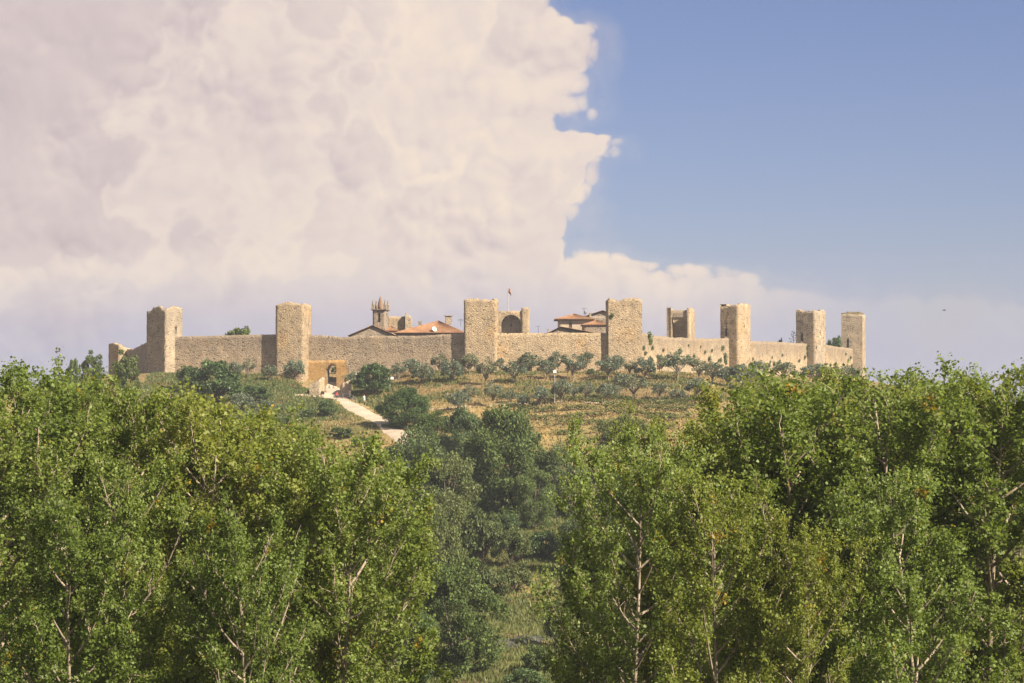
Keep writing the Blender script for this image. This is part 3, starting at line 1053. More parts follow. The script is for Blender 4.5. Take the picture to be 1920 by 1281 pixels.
def house(label, x0, x1, yeave, Y, depth, apex, base=9.0, wallmat='stone', over=0.5, hip=True, windows=(), dy1=0.0):
    """Box house with a hipped (or gabled towards us) tile roof. apex = (column, row, share of the depth)."""
    za = zat(yeave, Y)
    A, B = Vector((xat(x0, Y), Y, za)), Vector((xat(x1, Y), Y + dy1, za))
    Cc, Dd = B + Vector((0, depth, 0)), A + Vector((0, depth, 0))
    root = empty('town_house', ((A.x + B.x) / 2, Y + depth / 2, base))
    tag(root, label, 'house', 'houses inside the wall')
    ins = [A + Vector((over, over, 0)), B + Vector((-over, over, 0)), Cc + Vector((-over, -over, 0)), Dd + Vector((over, -over, 0))]
    # window openings in the front wall
    f0, f1 = ins[0], ins[1]
    ops, ln_ = [], (Vector((f1.x - f0.x, f1.y - f0.y, 0))).length
    for (wx0, wx1, wy0, wy1) in windows:
        s0, s1 = (xat(wx0, f0.y) - f0.x), (xat(wx1, f0.y) - f0.x)
        ops.append((s0, s1, zat(wy1, f0.y), zat(wy0, f0.y), False))
    pth = [ins[3], ins[0], ins[1], ins[2], ins[3]]
    off = (ins[3] - ins[0]).length
    ops2 = [(a + off, b + off, z0, z1, ar) for a, b, z0, z1, ar in ops]
    wl = link('wall', wall_mesh('wall', pth, 0.4, base - 1, za - 0.02, M[wallmat], ops2, 0.03, 0.8, x0 * 0.1, root.location, 0.0), root)
    for a, b, z0, z1, _ in ops:
        mb = MB()
        mb.box((f0.x + (a + b) / 2, f0.y + 0.2, (z0 + z1) / 2), (b - a, 0.04, z1 - z0))
        wn = sub('window', mb, M['glass'], root)
        mb = MB()
        for xx in (a + 0.04, (a + b) / 2, b - 0.04):
            mb.box((f0.x + xx, f0.y + 0.14, (z0 + z1) / 2), (0.08, 0.06, z1 - z0))
        mb.box((f0.x + (a + b) / 2, f0.y - 0.02, z0 - 0.06), (b - a + 0.3, 0.3, 0.1))
        link('window_frame', mb.mesh('window_frame', M['wood'], origin=root.location), wn)
    rf = MB()
    ap = Vector((xat(apex[0], Y + depth * apex[2]), Y + depth * apex[2], zat(apex[1], Y + depth * apex[2])))
    if hip:
        ap2 = Vector((ap.x, Y + depth * max(apex[2], 1 - apex[2]) + 0.01, ap.z))
        tiles(rf, A, B, ap, ap)
        tiles(rf, B, Cc, ap2, ap)
        tiles(rf, Cc, Dd, ap2, ap2)
        tiles(rf, Dd, A, ap, ap2)
    else:
        r0, r1 = Vector((ap.x, Y - 0.3, ap.z)), Vector((ap.x, Y + depth, ap.z))
        A2, B2 = A + Vector((0, -0.3, 0)), B + Vector((0, -0.3, 0))
        tiles(rf, Dd, A2, r0, r1)
        tiles(rf, B2, Cc, r1, r0)
        gm = MB().face([ins[0], ins[1], (ap.x, ins[0].y, ap.z - 0.2)])
        sub('gable', gm, M[wallmat], root)
    roof = sub('roof', rf, M['tile'], root)
    return root, roof


h1, r1 = house('house with a broad orange hipped tile roof left of the middle tower', 738, 874, 624, 612, 14, (822, 601.5, 0.5), wallmat='stone_grey', dy1=0.0)
chimney(h1, r1, 841, 593, 604, 620, 1.5)
chimney(h1, r1, 787.5, 604, 612, 624, 0.75)
dish(h1, r1, 814.5, 617, 612.5, 0.62, 0.7, 'white', label='white satellite dish on the orange hipped roof')
antenna(864, 598, 612, 621, 3, 'thin antenna on the orange roof beside the middle tower')
h2, r2 = house('low stone gable of the church left of the orange roof', 652, 744, 629.5, 634, 16, (702, 612, 0.5), wallmat='stone_grey', hip=False, over=0.25)
chimney(h2, r2, 676, 618, 625, 640, 0.45, False)
chimney(h2, r2, 692, 611, 617, 642, 0.5, False)
h3, r3 = house('small orange roof tucked beside the belfry', 720, 748, 620, 641, 8, (733, 611.5, 0.5), wallmat='stone_grey', over=0.3)
h4, r4 = house('tan plastered house with overhanging hipped roof right of the flag tower', 1040, 1116, 598, 626, 13, (1076, 588.5, 0.5), wallmat='plaster', windows=[(1066.5, 1072.5, 605.5, 614)], over=0.95)
h5, r5 = house('low house with small orange roof against the bend tower', 1090, 1152, 609, 617, 9, (1118, 600.5, 0.5), wallmat='stone_grey', over=0.4)
h6, r6 = house('low gabled roof just above the wall right of the flag tower', 1028, 1116, 624, 608, 11, (1050, 614, 0.5), wallmat='stone_grey', hip=False, over=0.3)
h7, r7 = house('stone house gable peeping out behind the bend tower', 1096, 1160, 593, 645, 10, (1129, 583.5, 0.5), wallmat='stone_grey', hip=False, over=0.3)
chimney(h7, r7, 1107, 588, 596, 640, 0.5)
dish(h4, r4, 1097, 586.5, 634, 0.5, 1.2, 'dark', label='dark satellite dish on the plastered house roof')
antenna(1095, 577, 590, 634, 2, 'thin antenna above the plastered house roof')
chimney(h6, r6, 1027.5, 617, 624, 610, 0.4, False)
antenna(1009, 611, 626, 612, 1, 'single antenna rising behind the straight sunlit wall')


house('stone house front glimpsed through the gate arch', 585, 655, 646, 622, 8, (620, 641, 0.5), base=7.0, wallmat='stone', over=0.3)


def church():
    Y = 650
    rz = R(-12)
    c = Q(713.5, 600, Y)
    zt, zb = zat(583, Y), 9.0
    root = empty('bell_tower', (c.x, c.y, zb))
    tag(root, 'small church bell tower crowned with pinnacles and a stubby spire', 'bell tower')
    co, si = math.cos(rz), math.sin(rz)
    W = lambda x, y: Vector((c.x + x * co - y * si, c.y + x * si + y * co, 0))
    h = 1.62
    pth = [W(-h, h), W(-h, -h), W(h, -h), W(h, h), W(-h, h)]
    ops = [(2 * h + h - 0.32, 2 * h + h + 0.32, zat(605, Y), zat(588, Y), True), (4 * h + h - 0.4, 4 * h + h + 0.4, zat(605, Y), zat(588, Y), True)]
    link('shaft', wall_mesh('shaft', pth, 0.5, zb - 1, zt, M['stone_grey'], ops, 0.03, 0.5, 61, root.location, 0.0), root)
    mb = MB().box((c.x, c.y, zt + 0.1), (3.7, 3.7, 0.22), rz).box((c.x, c.y, zt + 0.32), (4.1, 4.1, 0.2), rz)
    sub('cornice', mb, M['stone_grey'], root)
    for x, y in ((-1, -1), (1, -1), (1, 1), (-1, 1)):
        p = W(x * 1.55, y * 1.55)
        m_ = MB().box((p.x, p.y, zt + 0.95), (0.6, 0.6, 1.1), rz)
        m_.lathe((p.x, p.y, zt + 1.5), [(0.36, 0), (0.27, 0.25), (0.16, 0.8), (0.1, 1.0), (0.13, 1.1), (0.02, 1.3)], 8)
        sub('pinnacle', m_, M['stone_grey'], root)
    m_ = MB().lathe((c.x, c.y, zt + 0.4), [(0.72, 0), (0.72, 0.5), (0.66, 1.4), (0.46, 2.3), (0.22, 3.0), (0.03, 3.35)], 12)
    sub('spire', m_, plain('brick_spire', (0.22, 0.15, 0.11), 0.9, 0.1, 0.3, 3.0), root)
    m_ = MB().lathe((c.x, c.y, zat(602, Y)), [(0.36, 0), (0.3, 0.15), (0.22, 0.5), (0.12, 0.68), (0.02, 0.72)], 12)
    sub('bell', m_, M['bronze'], root, True)
    # nave behind
    Yn = 655
    x0, x1 = xat(724, Yn), xat(758, Yn)
    za = zat(593.5, Yn)
    root = empty('church_nave', ((x0 + x1) / 2, Yn + 4, zb))
    tag(root, 'stone church nave wall with stepped end gable behind the belfry', 'church')
    link('wall', wall_mesh('wall', [(x0, Yn + 8), (x0, Yn), (x1, Yn), (x1, Yn + 8)], 0.7, zb - 1, za, M['stone_gold'], (), 0.04, 0.7, 62, root.location, 0.12), root)
    xg0, xg1 = xat(756.5, Yn), xat(771, Yn)
    link('end_gable', wall_mesh('end_gable', [(xg0, Yn + 8), (xg0 + 0.5, Yn - 1.5), (xg1, Yn - 1.2), (xg1, Yn + 8)], 0.7, zb - 1, zat(594, Yn), M['stone'], (), 0.04, 0.6, 63, root.location, 0.1,
                                profile=[(0, 0), (0.4, 1.0), (0.5, 0.5), (0.58, -0.2), (1, -0.4)]), root)


church()
# flag and pole on the niche tower
fp = Q(952.5, 587, 744)
root = empty('flagpole', fp)
tag(root, 'thin flagpole with a small limp flag on the niche tower', 'flagpole')
zt_ = zat(538, 744)
sub('pole', MB().tube([(fp.x, fp.y, fp.z - 1.5), (fp.x, fp.y, zt_)], [0.15, 0.11], 8).lathe((fp.x, fp.y, zt_), [(0.05, 0), (0.11, 0.08), (0.05, 0.18), (0.01, 0.2)], 8), M['steel'], root)
mb = MB()
nu, nv = 7, 6
for i_ in range(nu):
    for j_ in range(nv):
        def fpnt(i, j):
            u, v = i / nu, j / nv
            return (fp.x + 0.06 + u * 0.85, fp.y + 0.16 * math.sin(u * 7 + v * 2), zt_ - 0.35 - v * 1.5 - u * u * 0.9)
        mb.face([fpnt(i_, j_), fpnt(i_, j_ + 1), fpnt(i_ + 1, j_ + 1), fpnt(i_ + 1, j_)], 0 if j_ < 3 else 1)
sub('flag', mb, [plain('flag_white', (0.36, 0.2, 0.18)), plain('flag_dark', (0.05, 0.035, 0.04))], root)


# ------------------------------------------------------------------ foliage generators
def leaves(C, size, rng, up=0.3, jit=0.45, aspect=0.85):
    n = len(C)
    nrm = rng.normal(size=(n, 3))
    nrm[:, 2] += up * 1.6
    nrm /= np.linalg.norm(nrm, axis=1, keepdims=True)
    a = np.cross(nrm, rng.normal(size=(n, 3)))
    a /= np.linalg.norm(a, axis=1, keepdims=True) + 1e-9
    b = np.cross(nrm, a)
    s = (size * (1 + jit * rng.normal(size=n)).clip(0.5, 1.8))[:, None]
    fold = nrm * s * 0.12
    V = np.stack([C - a * s * 0.5, C + b * s * 0.5 * aspect + fold, C + a * s * 0.5, C - b * s * 0.5 * aspect + fold], 1).reshape(-1, 3)
    return V, np.arange(4 * n).reshape(n, 4)


def poplar(seed, H=29.0, Rm=3.5, zc=10.0, nprim=40, per=29, leaf=0.112, lean=0.0, bare=0.0):
    rng = np.random.default_rng(seed)
    tr, C = MB(), []
    wob = lambda z: np.array([lean * (z / H) ** 2 * H * 0.1 + 0.35 * math.sin(z * 0.21 + seed) * z / H, 0.3 * math.sin(z * 0.17 + 2 * seed) * z / H, z])
    zs = np.linspace(0, H * 0.945, 26)
    tr.tube([wob(z) for z in zs], [max(0.016, 0.20 * (1 - z / H) ** 0.8) for z in zs], 7)
    for i in range(nprim):
        t = (i + rng.uniform(-0.3, 0.3)) / nprim
        t = min(max(t, 0), 0.985)
        z0 = zc - 2.5 + (H - zc + 1.0) * t * 0.93
        azm = i * 2.399 + rng.uniform(-0.5, 0.5)
        tt = min(1.0, max(0, (z0 - zc + 3.0) / (H - zc + 3)))
        prof = (1 - tt ** 2.8) ** 0.55 * (0.62 + 0.38 * min(1, tt * 3.2))
        Lh = Rm * prof * rng.uniform(0.66, 1.12) + 0.25
        up_ = Lh * rng.uniform(0.85, 1.55) + 0.25
        up_ = min(up_, H * 1.0 - z0 - 0.1)
        if up_ < 0.3:
            up_ = 0.3
        d = np.array([math.cos(azm), math.sin(azm), 0])
        p0 = wob(z0)
        p2 = p0 + d * Lh + np.array([0, 0, up_])
        p1 = p0 + d * Lh * 0.62 + np.array([0, 0, up_ * 0.34]) + rng.normal(size=3) * 0.15
        bz = lambda u: p0 * (1 - u) ** 2 + 2 * p1 * u * (1 - u) + p2 * u * u
        rb = 0.030 + 0.013 * Lh * (1 - 0.4 * tt)
        tr.tube([bz(u) for u in np.linspace(0, 1, 7)], [rb * (1 - 0.85 * u) + 0.006 for u in np.linspace(0, 1, 7)], 5)
        nb_leafy = rng.uniform() > bare + (0.04 if t < 0.7 else 0.0)
        nsec = 6 + int(Lh * 3.4)
        for j in range(nsec):
            u = 0.30 + 0.70 * (j + rng.uniform()) / nsec
            q0 = bz(min(u, 1.0))
            tang = bz(min(u + 0.05, 1.05)) - q0
            tang /= np.linalg.norm(tang) + 1e-9
            dd_ = tang * 0.7 + rng.normal(size=3) * 0.6 + np.array([0, 0, 0.45])
            dd_ /= np.linalg.norm(dd_)
            ls = rng.uniform(0.45, 1.2) * (0.55 + 0.25 * Lh * (1.15 - 0.5 * u)) * 0.85
            q1 = q0 + dd_ * ls
            tr.tube([q0, (q0 + q1) / 2 + rng.normal(size=3) * 0.05, q1], [0.024, 0.016, 0.007], 3, cap=False)
            if not nb_leafy and u < 0.8:
                continue
            for kq in range(4):
                v = rng.uniform(0.25, 1.0)
                a0 = q0 + (q1 - q0) * v
                d3 = dd_ * 0.6 + rng.normal(size=3) * 0.7 + np.array([0, 0, 0.15])
                d3 /= np.linalg.norm(d3)
                l3 = rng.uniform(0.3, 0.75)
                nl = int(per * rng.uniform(0.55, 1.35))
                tpar = rng.uniform(0, 1, nl)[:, None]
                C.append(a0 + d3 * l3 * tpar + rng.normal(size=(nl, 3)) * (0.085 + 0.085 * tpar))
    for kq in range(34):                      # leading shoots round the top
        a0 = wob(H * rng.uniform(0.88, 0.955)) + rng.normal(size=3) * np.array([0.22, 0.22, 0.1])
        d3 = rng.normal(size=3) * 0.45 + np.array([0, 0, 0.8])
        l3 = rng.uniform(0.4, 1.0)
        tr.tube([a0, a0 + d3 * l3], [0.014, 0.005], 3, cap=False)
        nl = int(per * rng.uniform(0.6, 1.2))
        tpar = rng.uniform(0, 1, nl)[:, None]
        C.append(a0 + d3 * l3 * tpar + rng.normal(size=(nl, 3)) * 0.11)
    C = np.concatenate(C)
    V, Fq = leaves(C, leaf, rng, 0.2)
    return [('trunk', tr.mesh('poplar_trunk', M['bark_pale'], True)), ('crown', np_mesh('poplar_crown', V, Fq, M['poplar']))], float(np.percentile(C[:, 2], 99.97))


def broadleaf(seed, name, leafmat, barkmat, rx=4.5, rz=4.2, trunk=2.2, ncl=70, per=330, leaf=0.26, clump=0.30, low=-0.55, up=0.35, holes=0.0, lobes=0):
    """Crown of leaf clumps on limbs. Unit: metres, base at z = 0, returns parts and total height."""
    rng = np.random.default_rng(seed)
    tr = MB()
    cz = trunk + rz * 0.8
    C = []
    tips = []
    lb = rng.normal(size=(max(lobes, 1), 3))
    lb /= np.linalg.norm(lb, axis=1, keepdims=True)
    for i in range(ncl):
        for _ in range(60):
            v = rng.normal(size=3)
            v /= np.linalg.norm(v)
            if v[2] > low and (lobes == 0 or max(lb @ v) > 0.45):
                break
        r = rng.uniform(0.35, 1.0) ** 0.5
        wobr = 1 + 0.22 * mn.noise(Vector(v * 1.7) + Vector((seed * 3.1, 0, 0)))
        p = np.array([v[0] * rx * r * wobr, v[1] * rx * r * wobr, cz + v[2] * rz * r * wobr])
        cr = rx * clump * rng.uniform(0.6, 1.25) * (0.75 if r > 0.85 else 1.0)
        n = int(per * rng.uniform(0.6, 1.3) * (cr / (rx * clump)) ** 1.5)
        d = rng.normal(size=(n, 3))
        d /= np.linalg.norm(d, axis=1, keepdims=True)
        rr = cr * rng.uniform(0.45, 1.08, n)[:, None]
        C.append(p + d * rr * np.array([1, 1, 0.72]))
        tips.append(p)
    H = cz + rz
    nst = 1
    tr.tube([(0, 0, -0.5), (0.05 * rx, 0, trunk * 0.5), (0, 0.04 * rx, trunk), (0, 0, cz)], [rx * 0.075, rx * 0.055, rx * 0.05, rx * 0.02], 7)
    for i in range(0, len(tips), max(1, len(tips) // 16)):
        p = Vector(tips[i])
        s = Vector((0, 0.02, trunk * rng.uniform(0.75, 1.25)))
        m_ = s.lerp(p, 0.5) + Vector((0, 0, 0.1 * rx))
        tr.tube([s, m_, p], [rx * 0.032, rx * 0.02, rx * 0.006], 5, cap=False)
    C = np.concatenate(C)
    V, Fq = leaves(C, leaf, rng, up)
    return [('trunk', tr.mesh(name + '_trunk', M[barkmat], True)), ('crown', np_mesh(name + '_crown', V, Fq, M[leafmat]))], H


def place(kind, parts, loc, sc, rz, label, cat, group=None, tilt=(0, 0)):
    r_ = empty(kind, loc, rz, sc)
    r_.rotation_euler = (tilt[0], tilt[1], rz)
    tag(r_, label, cat, group)
    for nm, me in parts:
        link(nm, me, r_)
    return r_


rnd = random.Random(5)
# ------------------------------------------------------------------ foreground poplars
POP = [poplar(101, 29, 3.4, 9, 44, bare=0.12), poplar(102, 29, 3.9, 9, 46, bare=0.2), poplar(103, 29, 3.0, 10, 42, bare=0.1), poplar(104, 29, 3.6, 8, 44, lean=0.5, bare=0.18),
       poplar(105, 29, 3.3, 9, 44, lean=-0.6, bare=0.1), poplar(106, 29, 4.2, 8, 50, bare=0.14)]
# (trunk column at mid height, top row, distance, variant, width factor)
LEFT_FRONT = [(-25, 684, 108, 1, 1.1), (66, 682, 112, 0, 1.1), (160, 670, 116, 2, 0.85), (308, 696, 110, 4, 0.92), (392, 736, 108, 0, 1.05), (478, 768, 112, 3, 1.0),
              (548, 790, 106, 2, 1.05), (650, 796, 104, 5, 0.98)]
LEFT_BACK = [(20, 684, 126, 3, 1.05), (108, 690, 130, 5, 0.85), (222, 745, 128, 1, 0.9), (352, 722, 124, 2, 1.0), (440, 758, 126, 4, 1.05), (590, 810, 122, 1, 0.85), (725, 868, 112, 2, 0.9)]
LEFT_ADDED = [(128, 900, 97, 4, 0.9), (245, 840, 100, 0, 0.85), (455, 920, 98, 1, 0.8)]  # shorter poplars added to fill dark gaps with lit foliage
RIGHT_FRONT = [(1188, 788, 104, 5, 0.92), (1300, 756, 112, 4, 0.85), (1385, 722, 110, 3, 1.05), (1465, 694, 108, 0, 1.1), (1555, 686, 112, 4, 1.1), (1650, 678, 108, 1, 1.1),
               (1742, 696, 112, 2, 1.15), (1862, 668, 108, 1, 1.1), (1945, 680, 110, 0, 1.1)]
RIGHT_BACK = [(1115, 960, 116, 2, 0.85), (1345, 768, 128, 1, 0.95), (1430, 708, 126, 2, 1.1), (1515, 696, 128, 5, 0.95), (1605, 692, 126, 3, 1.05), (1700, 688, 130, 0, 1.1), (1800, 698, 126, 4, 1.1), (1905, 680, 128, 3, 1.05)]
RIGHT_ADDED = [(1345, 880, 98, 0, 0.85), (1500, 960, 97, 3, 0.8), (1735, 850, 100, 4, 0.9)]  # likewise added in front of dark spots in the right grove
for rows, where in ((LEFT_FRONT, 'front row, left grove'), (LEFT_BACK, 'back row, left grove'),
                    (RIGHT_FRONT, 'front row, right grove'), (RIGHT_BACK, 'back row, right grove'),
                    (LEFT_ADDED, 'shorter row added over dark gaps, left grove'), (RIGHT_ADDED, 'shorter row added over dark gaps, right grove')):
    for i_, (px, py, Y, vi, wf) in enumerate(rows):
        parts, H = POP[vi]
        x = xat(px, Y, 900)
        zb = float(gz(x, Y)) - 0.2
        k_ = (zat(py, Y) - zb) / H
        lab = ('tall' if py < 700 else 'small' if Y <= 100 else 'leafy') + f' green poplar, {ORD[i_]} from the left in the {where}'
        place('poplar_tree', parts, (x, Y, zb), (wf * k_ * 1.02, wf * k_ * 1.02, k_), rnd.uniform(0, 6.28), lab, 'tree', 'foreground poplars')

# ------------------------------------------------------------------ woodland in the gap and behind the poplars
OAK = [broadleaf(201, 'oak', 'oak', 'bark_dark', 5, 4.6, 0.5, 105, 450, 0.195, 0.26, low=-0.9), broadleaf(202, 'oak', 'oak', 'bark_dark', 5, 5.4, 0.3, 105, 450, 0.195, 0.25, low=-0.9),
       broadleaf(203, 'oak', 'oak_grey', 'bark_dark', 5, 5.0, 0.3, 105, 450, 0.19, 0.25, low=-0.9), broadleaf(204, 'oak', 'oak_grey', 'bark_dark', 5, 4.2, 0.2, 105, 450, 0.19, 0.26, low=-0.9)]
SCR = [broadleaf(211, 'shrub', 'scrub', 'bark_dark', 3, 2.0, 0.1, 42, 300, 0.20, 0.30, low=-0.35), broadleaf(212, 'shrub', 'scrub', 'bark_dark', 3, 2.5, 0.1, 42, 300, 0.20, 0.28, low=-0.35),
       broadleaf(213, 'shrub', 'bush', 'bark_dark', 3, 2.3, 0.15, 46, 300, 0.20, 0.28, low=-0.4)]


def woodtree(lib, vi, px, ytop, ybase, wpx, label, kind='oak_tree', cat='tree', group='woodland below the castle', rz=None):
    parts, H = lib[vi]
    b_ = G(px, ybase)
    k_ = (zat(ytop, b_.y) - b_.z) / H
    w_ = wpx * b_.y / FPX
    base_r = 5 if lib is OAK else 3
    kx = w_ / (2 * base_r * 1.08)
    place(kind, parts, (b_.x, b_.y, b_.z - 0.2), (kx, kx, k_), rnd.uniform(0, 6.28) if rz is None else rz, label, cat, group)


for a in [
    (OAK, 0, 758, 727, 803, 108, 'dark green oak beside the gravel road below the gate'),
    (OAK, 1, 812, 766, 862, 104, 'rounded oak just below the oak beside the gravel road'),
    (OAK, 3, 868, 765, 880, 100, 'oak at the upper left corner of the vineyard'),
    (OAK, 0, 945, 768, 962, 178, 'large dark green oak in the middle of the woods below the vineyard'),
    (OAK, 2, 778, 806, 985, 150, 'grey-green oak at the left edge of the woods below the road'),
    (OAK, 3, 838, 850, 985, 120, 'grey-green oak left of the large dark oak'),
    (OAK, 2, 1048, 828, 968, 112, 'grey-green oak right of the large dark oak'),
    (OAK, 3, 1165, 778, 900, 112, 'dull grey-green tree at the lower right corner of the vineyard'),
    (OAK, 1, 1000, 872, 990, 90, 'dark young oak at the top of the overgrown clearing'),
    (OAK, 3, 812, 935, 1110, 124, 'pale green oak halfway down the left side of the clearing'),
    (OAK, 1, 856, 1038, 1268, 186, 'broad dark oak at the lower left of the clearing'),
    (OAK, 0, 765, 1120, 1290, 120, 'shaded oak at the foot of the left poplars'),
    (OAK, 2, 1085, 960, 1080, 90, 'grey-green tree on the right edge of the clearing behind the poplar'),
]:
    woodtree(*a)
for a in [
    (SCR, 0, 905, 955, 1052, 90, 'yellow-green shrub at the upper left of the clearing'),
    (SCR, 1, 960, 985, 1060, 80, 'low bright shrub in the upper clearing'),
    (SCR, 2, 1020, 992, 1050, 84, 'low green bramble thicket at the top right of the clearing'),
    (SCR, 0, 915, 1060, 1130, 90, 'brownish shrub above the dry grass patch'),
    (SCR, 1, 965, 1050, 1112, 76, 'pale scrub bush in the middle of the clearing'),
    (SCR, 1, 1048, 1120, 1215, 66, 'grey-green bush right of the dry grass patch'),
    (SCR, 2, 1010, 1205, 1265, 62, 'small bush beside the lower end of the clearing'),
    (SCR, 2, 985, 1250, 1300, 90, 'dark green bush at the bottom of the clearing'),
    (SCR, 0, 1070, 1170, 1260, 60, 'thin pale bush under the right-hand poplar'),
    (SCR, 2, 950, 960, 1000, 56, 'dark bush under the large dark oak'),
    (SCR, 0, 1110, 1040, 1110, 66, 'dusty shrub hidden behind the first right-hand poplar'),
]:
    woodtree(*a, kind='shrub', cat='shrub', group='shrubs in the clearing')
for i_ in range(9):
    px = 30 + i_ * 82 + rnd.uniform(-22, 22)
    woodtree(OAK, i_ % 4, px, rnd.uniform(870, 940), rnd.uniform(1010, 1090), rnd.uniform(110, 150), f'dark oak glimpsed through the left-hand poplars, {ORD[i_]} from the left', group='woods behind the left poplars')
for i_ in range(8):
    px = 1180 + i_ * 98 + rnd.uniform(-22, 22)
    woodtree(OAK, (i_ + 1) % 4, px, rnd.uniform(840, 920), rnd.uniform(990, 1070), rnd.uniform(120, 160), f'dark oak glimpsed through the right-hand poplars, {ORD[i_]} from the left', group='woods behind the right poplars')

# ------------------------------------------------------------------ olives and bushes on the castle slope
OLV = [broadleaf(301, 'olive', 'olive', 'bark_olive', 2.2, 1.75, 1.0, 30, 130, 0.20, 0.34, low=-0.3), broadleaf(302, 'olive', 'olive', 'bark_olive', 2.2, 1.9, 1.2, 26, 125, 0.20, 0.34, low=-0.25, lobes=6),
       broadleaf(303, 'olive', 'olive', 'bark_olive', 2.2, 1.9, 0.5, 34, 130, 0.20, 0.32, low=-0.5), broadleaf(304, 'olive', 'olive', 'bark_olive', 2.2, 2.0, 1.4, 24, 110, 0.19, 0.33, low=-0.2, lobes=5)]
# column, base row, width, height
UPPER = [(664, 708, 32, 30), (747, 722, 28, 38), (772, 708, 30, 32), (793, 721, 38, 36), (824, 704, 28, 38), (848, 718, 38, 40), (880, 702, 30, 36), (911, 724, 40, 46), (937, 697, 18, 24), (964, 720, 40, 40),
         (992, 698, 36, 35), (1026, 713, 34, 34), (1046, 695, 30, 36), (1074, 714, 40, 44), (1098, 692, 26, 34), (1140, 713, 46, 40), (1158, 692, 24, 30), (1180, 706, 24, 26), (1209, 711, 38, 38), (1241, 694, 24, 30),
         (1271, 716, 52, 52), (1311, 716, 36, 38), (1336, 722, 36, 38), (1364, 727, 38, 36), (1394, 735, 46, 46), (1424, 724, 36, 42), (1470, 722, 50, 38), (1530, 722, 52, 36), (1585, 722, 52, 34), (552, 714, 34, 36), (505, 714, 26, 28), (465, 710, 24, 32), (440, 712, 28, 30)]
LOWER = [(860, 770, 36, 34), (881, 756, 24, 32), (925, 762, 32, 42), (955, 755, 22, 22), (981, 762, 24, 22), (1014, 764, 28, 36), (1052, 757, 34, 42), (1076, 752, 20, 28), (1100, 755, 26, 36), (1140, 752, 34, 32),
         (1163, 745, 30, 40), (1188, 752, 48, 46), (1237, 753, 30, 32), (1270, 752, 28, 22), (1308, 749, 38, 36), (1345, 753, 26, 20), (1440, 745, 40, 34), (490, 786, 44, 32), (452, 775, 40, 34)]


def region(px):
    for lim, nm in ((520, 'the wall left of the gate tower'), (600, 'the gate tower'), (865, 'the gate wall'), (935, 'the middle tower'), (1132, 'the straight sunlit wall'), (1212, 'the bend tower'), (1372, 'the overgrown wall'), (9999, 'the right-end towers')):
        if px < lim:
            return nm


for rows, rown in ((UPPER, 'upper'), (LOWER, 'lower')):
    cnt = {}
    for (px, yb, w_, h_) in sorted(rows):
        rg = region(px)
        cnt[rg] = cnt.get(rg, 0) + 1
        b_ = G(px, yb)
        vi = rnd.randrange(4) if h_ < w_ * 1.15 else rnd.choice((1, 3, 0))
        parts, H = OLV[vi]
        u_ = b_.y / FPX
        kx, kz = 1.2 * w_ * u_ / 4.7, 1.12 * h_ * u_ / H
        lab = f'olive tree, {rown} row, below {rg}, {ORD[cnt[rg] - 1]} from the left'
        place('olive_tree', parts, (b_.x, b_.y, b_.z - 0.1), (kx, kx, kz), rnd.uniform(0, 6.28), lab, 'tree', 'olive trees on the castle slope')
BSH = [broadleaf(321, 'bush', 'bush', 'bark_dark', 3, 2.6, 0.3, 50, 220, 0.24, 0.28, low=-0.4), broadleaf(322, 'tree', 'bush', 'bark_dark', 3, 4.4, 0.8, 60, 220, 0.24, 0.26, low=-0.6)]
for vi, px, yt, yb, w_, nm, lab in [
    (0, 700, 681, 742, 76, 'bush', 'large dark green bush on the bank right of the gate'),
    (1, 238, 656, 765, 58, 'tree', 'tall dark rounded tree in front of the broken tower stump'),
    (1, 172, 657, 748, 46, 'tree', 'feathery tree top above the left poplars'),
    (0, 137, 672, 735, 30, 'bush', 'small bushy tree top left of the feathery tree'),
    (0, 405, 674, 758, 96, 'bush', 'broad dark bush mass below the wall left of the gate tower'),
    (0, 352, 684, 735, 44, 'bush', 'grey-green bush at the foot of the leftmost full tower'),
    (0, 478, 722, 754, 58, 'bush', 'flat dark hedge bush beside the grassy bank'),
    (0, 613, 748, 780, 38, 'bush', 'round bush on the lower grassy bank below the gate'),
    (0, 578, 766, 783, 30, 'bush', 'low shrub left of the round bush below the gate'),
    (0, 535, 782, 800, 40, 'bush', 'dark shrub below the lower grassy bank'),
    (0, 676, 818, 836, 44, 'bush', 'scrubby bush under the bend of the gravel road'),
    (0, 640, 800, 822, 50, 'bush', 'scrubby bush left of the road bend'),
    (0, 1108, 690, 702, 16, 'bush', 'tiny bush between the straight wall and the olive rows'),
]:
    parts, H = BSH[vi]
    b_ = G(px, yb)
    u_ = b_.y / FPX
    place('bush' if nm == 'bush' else 'leafy_tree', parts, (b_.x, b_.y, b_.z - 0.2), (w_ * u_ / 6.4, w_ * u_ / 6.4, (yb - yt) * u_ / H), rnd.uniform(0, 6.28), lab, 'bush' if nm == 'bush' else 'tree')
# trees inside the walls
for vi, px, yt, Y, w_, lab in [(0, 447, 614, 625, 66, 'flat tree crown showing over the wall left of the gate tower'), (0, 1565, 632, 735, 40, 'leafy tree crown over the wall between the two rightmost towers'),
                               (0, 1462, 636, 690, 16, 'tiny shrub sprouting over the stained wall'), (0, 628, 688, 612, 15, 'green climber beyond the gate arch')]:
    parts, H = BSH[vi]
    x = xat(px, Y)
    zb = float(gz(x, Y)) - 0.1
    zt = zat(yt, Y)
    u_ = Y / FPX
    place('leafy_tree', parts, (x, Y, zb), (w_ * u_ / 6.4, w_ * u_ / 6.4, (zt - zb) / H), 1.0, lab, 'tree', 'trees inside the walls')


